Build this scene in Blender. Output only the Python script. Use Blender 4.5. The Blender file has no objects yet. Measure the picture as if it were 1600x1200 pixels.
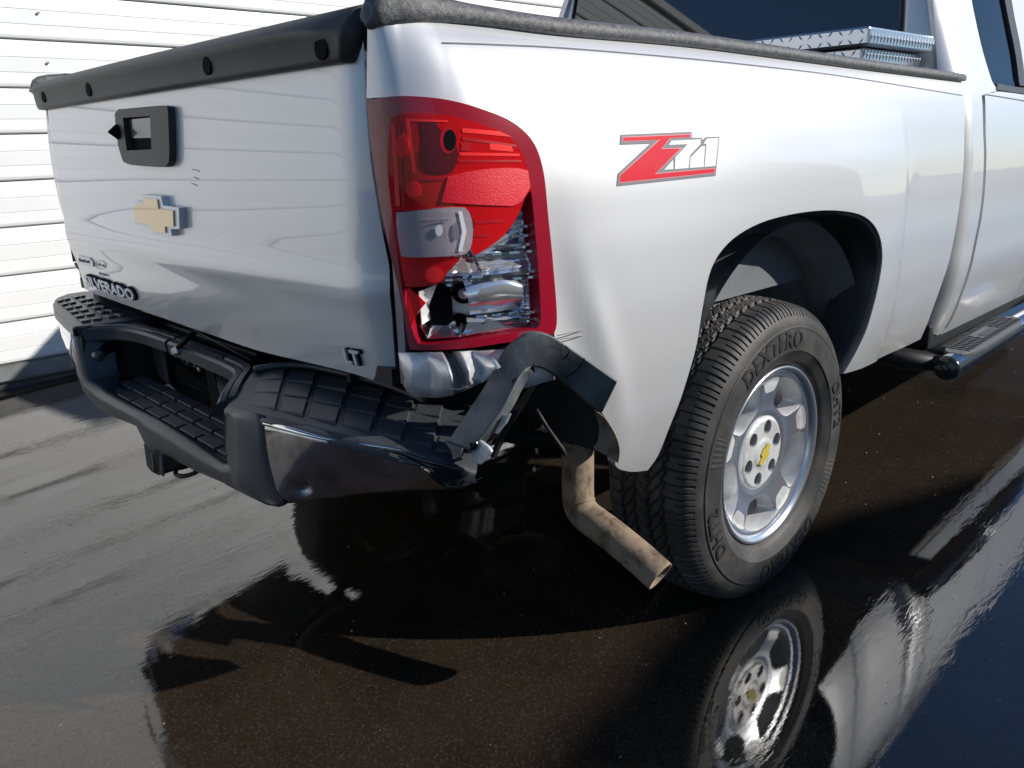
import bpy, bmesh, math, random
import numpy as np
from mathutils import Vector, Matrix
from mathutils.geometry import delaunay_2d_cdt
random.seed(7); np.random.seed(7)
D=bpy.data; SC=bpy.context.scene; COL=SC.collection
# ------------------------------------------------------------------ camera, sky, sun, exposure
CAM=np.array([-1.81454707,-1.92537696,1.18282076]); YAW,PITCH,ROLL,FPX=.813208838,-.289324777,-.0302438358,1282.04489
GX,GY,GZ=.03586,.00853,.02617                     # the yard falls gently towards the rear of the truck
_f=np.array([math.cos(PITCH)*math.cos(YAW),math.cos(PITCH)*math.sin(YAW),math.sin(PITCH)])
_r=np.cross(_f,[0,0,1]);_r/=np.linalg.norm(_r);_u=np.cross(_r,_f)
_R=_r*math.cos(ROLL)+_u*math.sin(ROLL);_U=-_r*math.sin(ROLL)+_u*math.cos(ROLL)
cd=D.cameras.new('camera');cam=D.objects.new('camera',cd);COL.objects.link(cam)
m=Matrix(((_R[0],_U[0],-_f[0]),(_R[1],_U[1],-_f[1]),(_R[2],_U[2],-_f[2]))).to_4x4();m.translation=Vector(CAM);cam.matrix_world=m
cd.sensor_width=36;cd.lens=FPX/1600*36;cd.clip_end=2000;cd.clip_start=.05;SC.camera=cam
SUN=np.array([1.1,-1.39,1.0]);SUN/=np.linalg.norm(SUN)
w=D.worlds.new('World');SC.world=w;w.use_nodes=True;nt=w.node_tree
sky=nt.nodes.new('ShaderNodeTexSky');sky.sky_type='NISHITA';sky.sun_disc=False
sky.sun_elevation=math.asin(SUN[2]);sky.sun_rotation=math.atan2(SUN[0],SUN[1]);sky.air_density=1.0;sky.dust_density=.0;sky.ozone_density=6.0
nt.links.new(sky.outputs[0],nt.nodes['Background'].inputs[0]);nt.nodes['Background'].inputs[1].default_value=.10
sl=D.lights.new('sun','SUN');sl.energy=5.0;sl.angle=math.radians(.53);sl.color=(1,.955,.88)
so=D.objects.new('sun',sl);COL.objects.link(so);so.rotation_euler=Vector(SUN).to_track_quat('Z','Y').to_euler();so.location=(0,0,8)
SC.view_settings.view_transform='Standard';SC.view_settings.look='None';SC.view_settings.exposure=0;SC.view_settings.gamma=1
SC.cycles.max_bounces=7;SC.cycles.diffuse_bounces=3;SC.cycles.glossy_bounces=5;SC.cycles.transparent_max_bounces=8;SC.cycles.transmission_bounces=4
# ------------------------------------------------------------------ projection helpers (pixels of the photo -> points on real surfaces)
def rayd(px,py): return _f+((px-800)/FPX)*_R-((py-600)/FPX)*_U
def P(px,py,x=None,y=None,z=None):
    d=rayd(px,py)
    if x is not None: t=(x-CAM[0])/d[0]
    elif y is not None: t=(y-CAM[1])/d[1]
    else: t=(z-CAM[2])/d[2]
    return CAM+t*d
def ground(x,y): return GZ+GX*x+GY*y
# ------------------------------------------------------------------ materials
def mat(name,base=(.5,.5,.5),rough=.5,metal=0,coat=0,coat_r=.03,ior=1.45,spec=.5,bump=None,vary=None,trans=0,emit=None):
    """bump=(scale,strength,distance) ; vary=(scale,colour2,lo,hi)"""
    M=D.materials.new(name);M.use_nodes=True;n=M.node_tree;b=n.nodes['Principled BSDF'];L=n.links.new
    b.inputs['Base Color'].default_value=(*base,1);b.inputs['Roughness'].default_value=rough;b.inputs['Metallic'].default_value=metal
    b.inputs['Coat Weight'].default_value=coat;b.inputs['Coat Roughness'].default_value=coat_r;b.inputs['IOR'].default_value=ior
    b.inputs['Specular IOR Level'].default_value=spec;b.inputs['Transmission Weight'].default_value=trans
    tc=n.nodes.new('ShaderNodeTexCoord')
    if bump:
        t=n.nodes.new('ShaderNodeTexNoise');t.inputs['Scale'].default_value=bump[0];t.inputs['Detail'].default_value=4
        L(tc.outputs['Object'],t.inputs['Vector']);bp=n.nodes.new('ShaderNodeBump');bp.inputs['Strength'].default_value=bump[1];bp.inputs['Distance'].default_value=bump[2]
        L(t.outputs[0],bp.inputs['Height']);L(bp.outputs[0],b.inputs['Normal'])
    if vary:
        t=n.nodes.new('ShaderNodeTexNoise');t.inputs['Scale'].default_value=vary[0];t.inputs['Detail'].default_value=6;t.inputs['Roughness'].default_value=.65
        L(tc.outputs['Object'],t.inputs['Vector']);r=n.nodes.new('ShaderNodeValToRGB')
        r.color_ramp.elements[0].position=vary[2];r.color_ramp.elements[1].position=vary[3]
        r.color_ramp.elements[0].color=(*base,1);r.color_ramp.elements[1].color=(*vary[1],1)
        L(t.outputs[0],r.inputs[0]);L(r.outputs[0],b.inputs['Base Color'])
    return M
M={}
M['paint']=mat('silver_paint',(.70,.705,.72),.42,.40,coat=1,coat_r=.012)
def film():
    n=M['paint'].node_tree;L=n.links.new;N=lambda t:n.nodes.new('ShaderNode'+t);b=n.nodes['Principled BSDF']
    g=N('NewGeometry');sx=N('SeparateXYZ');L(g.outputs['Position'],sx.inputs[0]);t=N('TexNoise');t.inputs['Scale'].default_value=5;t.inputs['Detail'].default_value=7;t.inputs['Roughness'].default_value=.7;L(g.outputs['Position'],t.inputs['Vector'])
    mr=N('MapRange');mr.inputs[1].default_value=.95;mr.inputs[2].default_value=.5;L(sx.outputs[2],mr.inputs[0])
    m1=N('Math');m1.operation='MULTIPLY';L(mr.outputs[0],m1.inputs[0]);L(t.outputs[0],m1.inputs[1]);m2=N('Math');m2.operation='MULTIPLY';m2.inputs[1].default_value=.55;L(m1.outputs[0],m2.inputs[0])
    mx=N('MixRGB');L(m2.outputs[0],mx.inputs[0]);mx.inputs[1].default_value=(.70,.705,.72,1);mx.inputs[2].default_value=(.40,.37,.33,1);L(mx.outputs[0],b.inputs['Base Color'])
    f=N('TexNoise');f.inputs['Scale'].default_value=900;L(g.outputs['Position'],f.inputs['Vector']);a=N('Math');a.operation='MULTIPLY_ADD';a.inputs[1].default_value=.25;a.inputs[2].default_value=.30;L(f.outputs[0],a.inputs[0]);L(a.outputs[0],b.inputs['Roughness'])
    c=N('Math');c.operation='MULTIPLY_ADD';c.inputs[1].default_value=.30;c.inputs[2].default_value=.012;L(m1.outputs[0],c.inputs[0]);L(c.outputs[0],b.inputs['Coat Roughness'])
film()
M['chrome']=mat('chrome',(.85,.86,.88),.05,1)
M['reflector']=mat('vacuum_metallised_plastic',(.82,.83,.86),.10,.82)
M['chrome_dark']=mat('scuffed_chrome',(.42,.43,.46),.13,1,bump=(9,.25,.004),vary=(14,(.22,.2,.19),.45,.7))
M['badge_chrome']=mat('badge_chrome',(.82,.83,.85),.38,.35)
M['black']=mat('black_plastic',(.022,.024,.027),.42,bump=(420,.35,.0006),vary=(6,(.04,.042,.045),.4,.75))
M['pad']=mat('grey_black_step_plastic',(.050,.056,.063),.36,bump=(500,.4,.0006),vary=(9,(.055,.06,.065),.45,.75))
M['cap']=mat('weathered_rail_plastic',(.085,.086,.09),.55,bump=(330,.7,.0015),vary=(120,(.19,.19,.195),.42,.66))
M['spoiler']=mat('weathered_spoiler_plastic',(.05,.049,.047),.5,bump=(300,.35,.0006),vary=(5,(.075,.072,.068),.35,.75))
M['flip']=mat('scraped_grey_plastic',(.06,.068,.074),.5,bump=(160,.45,.001),vary=(11,(.17,.185,.19),.4,.72))
M['dark']=mat('dark_underbody',(.012,.012,.014),.55,vary=(12,(.03,.026,.022),.5,.8))
M['liner']=mat('wheelhouse_paint',(.20,.215,.235),.34,coat=.4,vary=(7,(.16,.165,.17),.4,.7),bump=(40,.2,.002))
M['gapm']=mat('gap_black',(.004,.004,.005),.8,spec=.12)
M['rubber']=mat('tyre_rubber',(.034,.034,.035),.58,bump=(180,.3,.0008),vary=(9,(.085,.080,.074),.42,.70))
M['letters']=mat('tyre_letters',(.03,.03,.032),.5)
M['alloy']=mat('machined_alloy',(.78,.80,.84),.24,.88,coat=.6,coat_r=.05,bump=(60,.05,.0005))
M['alloy_in']=mat('painted_alloy',(.72,.73,.74),.45,.35,vary=(9,(.42,.4,.38),.45,.75))
M['disc']=mat('brake_disc',(.04,.035,.03),.55,.7,vary=(30,(.25,.13,.06),.5,.7))
M['ledge']=mat('lens_ledge_silver',(.85,.8,.8),.3,.2)
M['gold']=mat('gold_emblem',(.80,.58,.28),.3,.35,coat=.8)
M['red_solid']=mat('crimson_plastic',(.30,.005,.022),.22,coat=.6)
M['decal_red']=mat('decal_red',(.72,.012,.03),.35,coat=.8)
M['decal_pink']=mat('decal_pink',(.75,.34,.36),.35,coat=.5)
M['decal_grey']=mat('decal_grey',(.22,.22,.24),.4,coat=.5)
M['decal_white']=mat('decal_white',(.85,.85,.86),.4,coat=.5)
M['rust']=mat('dusty_rust_exhaust',(.28,.21,.145),.8,.0,bump=(70,.6,.002),vary=(21,(.085,.05,.032),.46,.66))
M['galv']=mat('galvanised_bracket',(.72,.74,.78),.4,.35,bump=(80,.2,.001),vary=(40,(.35,.34,.32),.5,.7))
M['lampwhite']=mat('white_utility_paint',(.8,.8,.8),.35,coat=.4)
M['seat']=mat('grey_seat_cloth',(.06,.06,.065),.8)
M['trimred']=mat('maroon_trim',(.12,.02,.02),.6)
M['steel']=mat('plated_steel',(.5,.52,.56),.3,1)
def glass(name,tint,refl=.04,rough=.02,bump=None,opaq=0,ior=1.5):
    Mx=D.materials.new(name);Mx.use_nodes=True;n=Mx.node_tree;n.nodes.clear();L=n.links.new
    o=n.nodes.new('ShaderNodeOutputMaterial');t=n.nodes.new('ShaderNodeBsdfTransparent');t.inputs[0].default_value=(*tint,1)
    g=n.nodes.new('ShaderNodeBsdfGlossy');g.inputs['Roughness'].default_value=rough;fr=n.nodes.new('ShaderNodeFresnel');fr.inputs[0].default_value=ior
    mx=n.nodes.new('ShaderNodeMixShader');L(fr.outputs[0],mx.inputs[0]);L(t.outputs[0],mx.inputs[1]);L(g.outputs[0],mx.inputs[2])
    last=mx.outputs[0]
    if opaq:
        df=n.nodes.new('ShaderNodeBsdfDiffuse');c=np.array(tint)/max(max(tint),.01);df.inputs[0].default_value=(*(c*.92),1)
        tr_=n.nodes.new('ShaderNodeBsdfTranslucent');tr_.inputs[0].default_value=(*(c*.9),1);m3=n.nodes.new('ShaderNodeMixShader');m3.inputs[0].default_value=.28;L(df.outputs[0],m3.inputs[1]);L(tr_.outputs[0],m3.inputs[2])
        m2=n.nodes.new('ShaderNodeMixShader');m2.inputs[0].default_value=opaq;L(t.outputs[0],m2.inputs[1]);L(m3.outputs[0],m2.inputs[2]);L(m2.outputs[0],mx.inputs[1])
    if bump:
        tc=n.nodes.new('ShaderNodeTexCoord');v=n.nodes.new('ShaderNodeTexVoronoi');v.inputs['Scale'].default_value=bump[0];L(tc.outputs['Object'],v.inputs['Vector'])
        b=n.nodes.new('ShaderNodeBump');b.inputs['Strength'].default_value=bump[1];b.inputs['Distance'].default_value=.002;L(v.outputs[0],b.inputs['Height']);L(b.outputs[0],g.inputs['Normal'])
        if opaq: L(b.outputs[0],df.inputs['Normal'])
    L(last,o.inputs[0]);return Mx
M['red_lens']=glass('red_lens',(.95,.014,.020),opaq=.72,ior=1.36)
M['red_prism']=mat('red_prism_strip',(.72,.008,.025),.4,bump=(520,1.0,.0008),vary=(300,(.85,.03,.05),.45,.7))
M['red_bright']=mat('red_reflex',(.95,.012,.015),.3,bump=(520,1.0,.0012),vary=(300,(1.0,.05,.03),.45,.7))
M['clear_lens']=glass('clear_lens',(.95,.86,.92),opaq=.50,ior=1.4)
M['winglass']=glass('tinted_window_glass',(.014,.018,.024),ior=2.1)
M['windshield']=glass('windshield_glass',(.7,.78,.76))
def siding_mat():
    m_=mat('white_siding',(.82,.82,.815),.38,vary=(1.3,(.74,.74,.73),.35,.8));return m_
M['siding']=siding_mat()
M['seam']=mat('siding_seam',(.30,.30,.29),.6)
M['footing']=mat('dirty_footing',(.10,.10,.10),.6,vary=(8,(.04,.04,.04),.4,.7))
M['shade_bldg']=mat('tan_shade_shed',(.42,.40,.36),.5)
def diamond_mat():
    m_=mat('diamond_plate',(.62,.65,.70),.26,1);return m_
M['diamond']=diamond_mat()
M['capend']=mat('step_bar_end_cap',(.02,.02,.022),.25,coat=.6)
def asphalt():
    Mx=D.materials.new('wet_asphalt');Mx.use_nodes=True;n=Mx.node_tree;b=n.nodes['Principled BSDF'];L=n.links.new
    N=lambda t:n.nodes.new('ShaderNode'+t)
    tc=N('TexCoord')
    def noise(sc,det=4,rough=.6,vec=None,dist=0):
        t=N('TexNoise');t.inputs['Scale'].default_value=sc;t.inputs['Detail'].default_value=det;t.inputs['Roughness'].default_value=rough;t.inputs['Distortion'].default_value=dist
        L(vec or tc.outputs['Object'],t.inputs['Vector']);return t.outputs[0]
    def ramp(f,stops):
        r=N('ValToRGB');e=r.color_ramp.elements
        while len(e)<len(stops): e.new(.5)
        for k,(p_,c) in enumerate(stops): e[k].position=p_;e[k].color=c if len(c)==4 else (*c,1)
        L(f,r.inputs[0]);return r.outputs[0]
    def math_(op,a,b_=None):
        m_=N('Math');m_.operation=op
        for i,v in enumerate((a,b_)):
            if v is None: continue
            if isinstance(v,(int,float)): m_.inputs[i].default_value=v
            else: L(v,m_.inputs[i])
        return m_.outputs[0]
    # colour: dark brown-black binder, patches, aggregate specks
    c1=ramp(noise(1.7,6,.6),[(.33,(.014,.012,.009)),(.52,(.031,.0215,.014)),(.70,(.022,.019,.016))])
    vor=N('TexVoronoi');vor.inputs['Scale'].default_value=260;L(tc.outputs['Object'],vor.inputs['Vector'])
    sp=N('ValToRGB');sp.color_ramp.elements[0].position=.62;sp.color_ramp.elements[1].position=.95
    L(vor.outputs['Color'],sp.inputs[0])
    mx=N('MixRGB');mx.blend_type='ADD';mx.inputs[0].default_value=.03;L(c1,mx.inputs[1]);L(sp.outputs[0],mx.inputs[2])
    L(mx.outputs[0],b.inputs['Base Color'])
    # wetness: 1 = standing film, 0 = damp grain
    wet=ramp(noise(.55,5,.62,dist=.4),[(.30,(0,0,0)),(.44,(1,1,1))])
    ln=N('VectorMath');ln.operation='LENGTH';L(tc.outputs['Object'],ln.inputs[0]);far=N('MapRange');far.inputs[1].default_value=7;far.inputs[2].default_value=16;L(ln.outputs['Value'],far.inputs[0])
    dampness=math_('ADD',math_('SUBTRACT',1.0,wet),math_('MULTIPLY',far.outputs[0],2.6))
    L(math_('ADD',math_('MULTIPLY',dampness,.16),.012),b.inputs['Roughness'])
    b.inputs['IOR'].default_value=1.55;b.inputs['Specular IOR Level'].default_value=.85
    # relief: fine grain (weak under water), slow ripples of the film
    grain=math_('MULTIPLY',noise(190,3,.7),math_('ADD',math_('MULTIPLY',dampness,.9),.05))
    mp=N('Mapping');mp.inputs['Scale'].default_value=(.24,1,1);L(tc.outputs['Object'],mp.inputs['Vector'])
    rip=math_('ADD',noise(48,2,.5,mp.outputs[0],.4),math_('MULTIPLY',noise(170,2,.5,mp.outputs[0],.2),.30))
    broken=ramp(noise(1.6,4,.6),[(.42,(.12,.12,.12)),(.60,(1.5,1.5,1.5))])
    b1=N('Bump');b1.inputs['Strength'].default_value=.55;b1.inputs['Distance'].default_value=.0010;L(grain,b1.inputs['Height'])
    b2=N('Bump');b2.inputs['Strength'].default_value=1.0;b2.inputs['Distance'].default_value=.00032;L(math_('MULTIPLY',rip,broken),b2.inputs['Height']);L(b1.outputs[0],b2.inputs['Normal'])
    L(b2.outputs[0],b.inputs['Normal'])
    return Mx
M['asphalt']=asphalt()
# ------------------------------------------------------------------ object helpers
def setp(o,mt,parent):
    if mt is not None: o.data.materials.append(mt)
    COL.objects.link(o)
    if parent is not None: o.parent=parent
    return o
def mesh(name,V,F,mt,parent=None,smooth=False,normals=None):
    me=D.meshes.new(name);me.from_pydata([tuple(map(float,v)) for v in V],[],[tuple(int(i) for i in f) for f in F]);me.validate();me.update()
    if smooth: me.polygons.foreach_set('use_smooth',[True]*len(me.polygons))
    if normals is not None:
        me.normals_split_custom_set_from_vertices([tuple(map(float,v)) for v in normals])
    return setp(D.objects.new(name,me),mt,parent)
def empty(name,loc,label=None,cat=None,group=None):
    o=D.objects.new(name,None);COL.objects.link(o);o.location=loc
    if label:o['label']=label
    if cat:o['category']=cat
    if group:o['group']=group
    return o
def tag(o,label=None,cat=None,group=None,kind=None):
    for k,v in (('label',label),('category',cat),('group',group),('kind',kind)):
        if v:o[k]=v
    return o
def mods(o,bev=0,seg=2,solid=0,off=-1,sub=0):
    if solid:
        s=o.modifiers.new('s','SOLIDIFY');s.thickness=solid;s.offset=off
    if bev:
        b=o.modifiers.new('b','BEVEL');b.width=bev;b.segments=seg;b.limit_method='ANGLE';b.angle_limit=math.radians(35)
    if sub:
        s=o.modifiers.new('u','SUBSURF');s.levels=s.render_levels=sub
    return o
def boxV(c,s):
    c=np.array(c,float);s=np.array(s,float)/2
    V=[c+s*np.array(k) for k in ((-1,-1,-1),(1,-1,-1),(1,1,-1),(-1,1,-1),(-1,-1,1),(1,-1,1),(1,1,1),(-1,1,1))]
    return V,[(0,3,2,1),(4,5,6,7),(0,1,5,4),(1,2,6,5),(2,3,7,6),(3,0,4,7)]
def box(name,c,s,mt,parent=None,bev=0,rot=None):
    V,F=boxV(c,s)
    if rot is not None:
        R=np.array(Matrix.Rotation(rot[0],3,rot[1]));V=[np.array(c)+R@(v-np.array(c)) for v in V]
    return mods(mesh(name,V,F,mt,parent),bev)
def hull8(name,A,B,mt,parent=None,bev=0):
    """prism between two matching rings of points"""
    n=len(A);V=list(A)+list(B);F=[tuple(range(n))[::-1],tuple(range(n,2*n))]+[(i,(i+1)%n,n+(i+1)%n,n+i) for i in range(n)]
    o=mesh(name,V,F,mt,parent);recalc(o);return mods(o,bev)
def recalc(o):
    b=bmesh.new();b.from_mesh(o.data);bmesh.ops.remove_doubles(b,verts=b.verts,dist=1e-6);bmesh.ops.recalc_face_normals(b,faces=b.faces);b.to_mesh(o.data);b.free();return o
def loft(name,rows,mt,parent=None,smooth=True,solid=0,bev=0,closed=False,caps=False,off=-1):
    rows=[[np.array(p,float) for p in r] for r in rows];n=len(rows[0]);V=[p for r in rows for p in r];F=[]
    for i in range(len(rows)-1):
        for j in range(n if closed else n-1):
            k=(j+1)%n;F.append((i*n+j,i*n+k,(i+1)*n+k,(i+1)*n+j))
    if caps:F+= [tuple(range(n))[::-1],tuple(range((len(rows)-1)*n,len(rows)*n))]
    o=mesh(name,V,F,mt,parent,smooth)
    if closed: recalc(o)
    return mods(o,bev,solid=solid,off=off)
def cat(pts,n=6,closed=False):
    """Catmull-Rom through the points"""
    p=[np.array(q,float) for q in pts];out=[];N=len(p)
    rng=range(N if closed else N-1)
    for i in rng:
        a,b,c,d=(p[(i-1)%N],p[i],p[(i+1)%N],p[(i+2)%N]) if closed else (p[max(i-1,0)],p[i],p[i+1],p[min(i+2,N-1)])
        for k in range(n):
            t=k/n;out.append(.5*((2*b)+(-a+c)*t+(2*a-5*b+4*c-d)*t*t+(-a+3*b-3*c+d)*t**3))
    if not closed: out.append(p[-1])
    return out
def tube(name,path,r,mt,parent=None,seg=16,caps=True,hollow=0,smooth=True,flat=None):
    path=[np.array(p,float) for p in path];rows=[];up=None
    rs=r if isinstance(r,(list,tuple,np.ndarray)) else [r]*len(path)
    for i,p in enumerate(path):
        t=path[min(i+1,len(path)-1)]-path[max(i-1,0)];t/=np.linalg.norm(t)
        if up is None: up=np.cross(t,[0,0,1]) if abs(t[2])<.9 else np.cross(t,[1,0,0])
        up=up-t*(up@t);up/=np.linalg.norm(up);v=np.cross(t,up)
        rows.append([p+rs[i]*(math.cos(a)*up+math.sin(a)*v) for a in np.linspace(0,2*math.pi,seg,endpoint=False)])
    if hollow:
        last=rows[-1];c=path[-1];rows.append([c+(q-c)*hollow for q in last]);t=path[-1]-path[-2];t/=np.linalg.norm(t)
        rows.append([q-t*.10 for q in rows[-1]])
    return loft(name,rows,mt,parent,smooth,closed=True,caps=caps)
def disc_prism(name,c,ax,r,h,mt,parent=None,seg=24,bev=0,r2=None):
    c=np.array(c,float);ax=np.array(ax,float);ax/=np.linalg.norm(ax)
    return mods(tube(name,[c,c+ax*h],[r,r if r2 is None else r2],mt,parent,seg,smooth=False),bev)
def inside(pts,poly):
    x,y=pts[:,0],pts[:,1];c=np.zeros(len(pts),bool);n=len(poly)
    for i in range(n):
        x1,y1=poly[i];x2,y2=poly[(i+1)%n]
        if y1==y2: continue
        k=((y1>y)!=(y2>y))&(x<(x2-x1)*(y-y1)/(y2-y1)+x1);c^=k
    return c
def resample(poly,h):
    out=[];n=len(poly)
    for i in range(n):
        a=np.array(poly[i]);b=np.array(poly[(i+1)%n]);L=np.linalg.norm(b-a);k=max(1,int(round(L/h)))
        for j in range(k): out.append(a+(b-a)*j/k)
    return np.array(out)
def outline(pts,n=5):
    """closed outline; a point with a third value 1 is a sharp corner"""
    N=len(pts);cs=[i for i,p in enumerate(pts) if len(p)>2 and p[2]]
    if not cs: return [tuple(q) for q in cat([p[:2] for p in pts],n,True)]
    out=[]
    for a,b in zip(cs,cs[1:]+[cs[0]+N]):
        seg=[pts[k%N][:2] for k in range(a,b+1)]
        out+=[tuple(q) for q in (cat(seg,n)[:-1] if len(seg)>2 else [np.array(seg[0],float)])]
    return out
def sheet(name,outer,holes,S,h,mt,parent=None,flange=.012,nsign=1,lift=0,edges=True,inner=None):
    """a panel cut from the smooth surface S(a,b)->(x,y,z), with its own turned-in edges"""
    rings=[resample(outer,h)]+[resample(q,h) for q in holes]
    lo=rings[0].min(0);hi=rings[0].max(0)
    gx,gy=np.meshgrid(np.arange(lo[0],hi[0],h),np.arange(lo[1],hi[1],h));g=np.stack([gx.ravel()+h*.37,gy.ravel()+h*.41],-1)
    k=inside(g,rings[0])
    for q in rings[1:]: k&=~inside(g,q)
    g=g[k];B=np.concatenate(rings)
    keep=np.ones(len(g),bool)
    for i in range(0,len(g),2000):
        d=((g[i:i+2000,None,:]-B[None])**2).sum(-1).min(1);keep[i:i+2000]=d>(h*.5)**2
    g=g[keep];A=np.concatenate([B,g]);E=[];s=0
    for q in rings: E+=[(s+i,s+(i+1)%len(q)) for i in range(len(q))];s+=len(q)
    v,e,f,ov,oe,of=delaunay_2d_cdt([Vector(p) for p in A],E,[],0,1e-7)
    v=np.array([tuple(q) for q in v]);f=np.array([t for t in f if len(t)==3]);c=v[f].mean(1);k=inside(c,rings[0])
    for q in rings[1:]: k&=~inside(c,q)
    f=f[k]
    X=S(v[:,0],v[:,1]);e_=1e-3
    du=S(v[:,0]+e_,v[:,1])-S(v[:,0]-e_,v[:,1]);dv=S(v[:,0],v[:,1]+e_)-S(v[:,0],v[:,1]-e_)
    n=np.cross(du,dv)*nsign;n/=np.linalg.norm(n,axis=1)[:,None]+1e-12
    X=X+n*lift
    if nsign<0: f=f[:,::-1]
    V=list(X);Nn=list(n);F=[tuple(t) for t in f]
    if flange and edges:
        # boundary edges
        cnt={}
        for t in f:
            for a,b in ((t[0],t[1]),(t[1],t[2]),(t[2],t[0])): cnt[(a,b)]=1
        for (a,b) in list(cnt):
            if (b,a) not in cnt:
                i=len(V);t=X[b]-X[a];nn=np.cross(t,n[a]);nn/=np.linalg.norm(nn)+1e-12
                V+=[X[a],X[b],X[b]-n[b]*flange,X[a]-n[a]*flange];Nn+=[nn]*4
                F.append((i+1,i,i+3,i+2))
    return mesh(name,V,F,mt,parent,True,Nn)
def text_mesh(body,size,ext,fn,name,mt,parent=None,sx=1.0,bold=.0,align='CENTER',spacing=1.0,bevel=0):
    c=D.curves.new('txt','FONT');c.body=body;c.size=size;c.extrude=ext;c.align_x=align;c.align_y='CENTER';c.offset=bold;c.resolution_u=2;c.space_character=spacing;c.bevel_depth=bevel
    o=D.objects.new('txt',c);COL.objects.link(o);dg=bpy.context.evaluated_depsgraph_get();me=D.meshes.new_from_object(o.evaluated_get(dg));D.objects.remove(o)
    me.name=name
    for v in me.vertices: v.co=Vector([float(t) for t in fn(v.co.x*sx,v.co.y,v.co.z)])
    me.materials.clear();return setp(D.objects.new(name,me),mt,parent)
def smooth_step(a,b,x):
    t=np.clip((x-a)/(b-a),0,1);return t*t*(3-2*t)
# ------------------------------------------------------------------ setting
def build_ground():
    xs=np.concatenate([np.linspace(-60,-6,10),np.linspace(-5,6,45),np.linspace(7,80,14)]);ys=np.concatenate([np.linspace(-60,-7,10),np.linspace(-6,6,49),np.linspace(7,80,14)])
    V=[];F=[]
    for x in xs:
        for y in ys:
            cx=np.clip(x,-14,9)                                      # the slope levels out beyond the yard
            V.append((x,y,GZ+GX*cx+GY*np.clip(y,-9,9)))
    ny=len(ys)
    for i in range(len(xs)-1):
        for j in range(ny-1): F.append((i*ny+j,(i+1)*ny+j,(i+1)*ny+j+1,i*ny+j+1))
    o=mesh('ground',V,F,M['asphalt'],None,True);o['kind']='structure'
    return o
build_ground()
# small pale grit scattered on the asphalt
def grit():
    V=[];F=[]
    for i in range(900):
        x=random.uniform(-2.2,3.5);y=random.uniform(-2.2,1.8)
        r=random.choice([.0012,.0016,.002,.003])*random.uniform(.7,1.3);z=ground(x,y)
        if i<26: r=random.uniform(.003,.0052)
        b=len(V);k=random.uniform(0,6.28)
        for j in range(4): V.append((x+r*math.cos(k+j*1.57)*random.uniform(.7,1.2),y+r*math.sin(k+j*1.57)*random.uniform(.7,1.2),z))
        V.append((x,y,z+r*.8));F+=[(b+j,b+(j+1)%4,b+4) for j in range(4)]
    o=mesh('grit',V,F,mat('pale_grit',(.42,.38,.33),.7));tag(o,'pale grit and small chips scattered over the wet asphalt','grit',kind='stuff')
grit()
# white metal siding wall along the left of the yard
WY=2.85
wall=empty('siding_wall',(0,WY,0),'long wall of white horizontal metal siding behind the left side of the pickup','wall')
levels=[float(P(0,q,y=WY)[2]) for q in (571,506,433,357,284,210,137,60)];levels+=[levels[-1]+.22*k for k in range(1,8)]
def siding_course(z0,z1,first):
    """one lapped course: two shallow ribs and a folded lap at its foot"""
    h=z1-z0
    prof=[(0,.004),(.006,-.004),(.018,-.007),(.30,-.003),(.315,.001),(.33,-.003),(.62,-.001),(.635,.003),(.65,-.001),(.96,.008),(1.0,.010)]
    V=[];F=[];x=np.array([-13,-9,-6,-4,-2.5,-1,.5,2,4,7,10,14.])
    for k,(t,y) in enumerate(prof):
        zz=z0+(t*h if t>.05 else t) 
        for xx in x: V.append((xx,y+.0025*math.sin(xx*2.1+z0*5),zz-.03*0))
    n=len(x)
    for i in range(len(prof)-1):
        for j in range(n-1): F.append((i*n+j,i*n+j+1,(i+1)*n+j+1,(i+1)*n+j))
    return mesh('siding_panel',V,F,M['siding'],wall)
for i in range(len(levels)-1):
    siding_course(levels[i]+.0025,levels[i+1]-.002,i==0)
V=[];F=[]
L0,L1=levels[0],levels[-1]
bx_=boxV((0.5,.03,(L0+L1)/2-.05),(27,.03,L1-L0+.1));mesh('backing_sheet',*bx_,M['seam'],wall)
V,F=boxV((.5,-.004,L0-.045),(27,.03,.075));mesh('base_flashing',V,F,mat('galvanised_flashing',(.35,.36,.37),.4,.3,vary=(3,(.2,.2,.2),.4,.7)),wall)
V,F=boxV((.5,.02,-.12),(27,.05,.33));mesh('footing',V,F,M['footing'],wall)
V,F=boxV((.5,.0,L1+.03),(27,.09,.06));mesh('coping',V,F,M['siding'],wall)
for (px,py) in ((60,20),(75,98)):
    q=P(px,py,y=WY-.008);disc_prism('screw',(q[0],q[1]-WY,q[2]),(0,-1,0),.006,.006,M['seam'],wall,8)
# unseen shed added on the right, its roof line shaped to cast the long shade
by=-7.2;K=-SUN/SUN[2]                                      # shadow displacement per metre of height
shed=empty('shade_shed',(4,by,0),'unseen gabled shed, added and shaped to cast the shade on the yard','shed')
def hh(yg): return (yg-by)/K[1]
pk=hh(-.80);px_=.15-K[0]*pk
prof=[(px_-9,pk-9*.13),(px_,pk),(px_+9,pk-9*.33)]
A=[(x-4,0,z+ground(0,-.8)) for x,z in prof]+[(prof[2][0]-4,0,-.3),(prof[0][0]-4,0,-.3)]
Bk=[(a[0],-6,a[2]) for a in A]
hull8('shade_shed_shell',A,Bk,M['shade_bldg'],shed)
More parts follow.
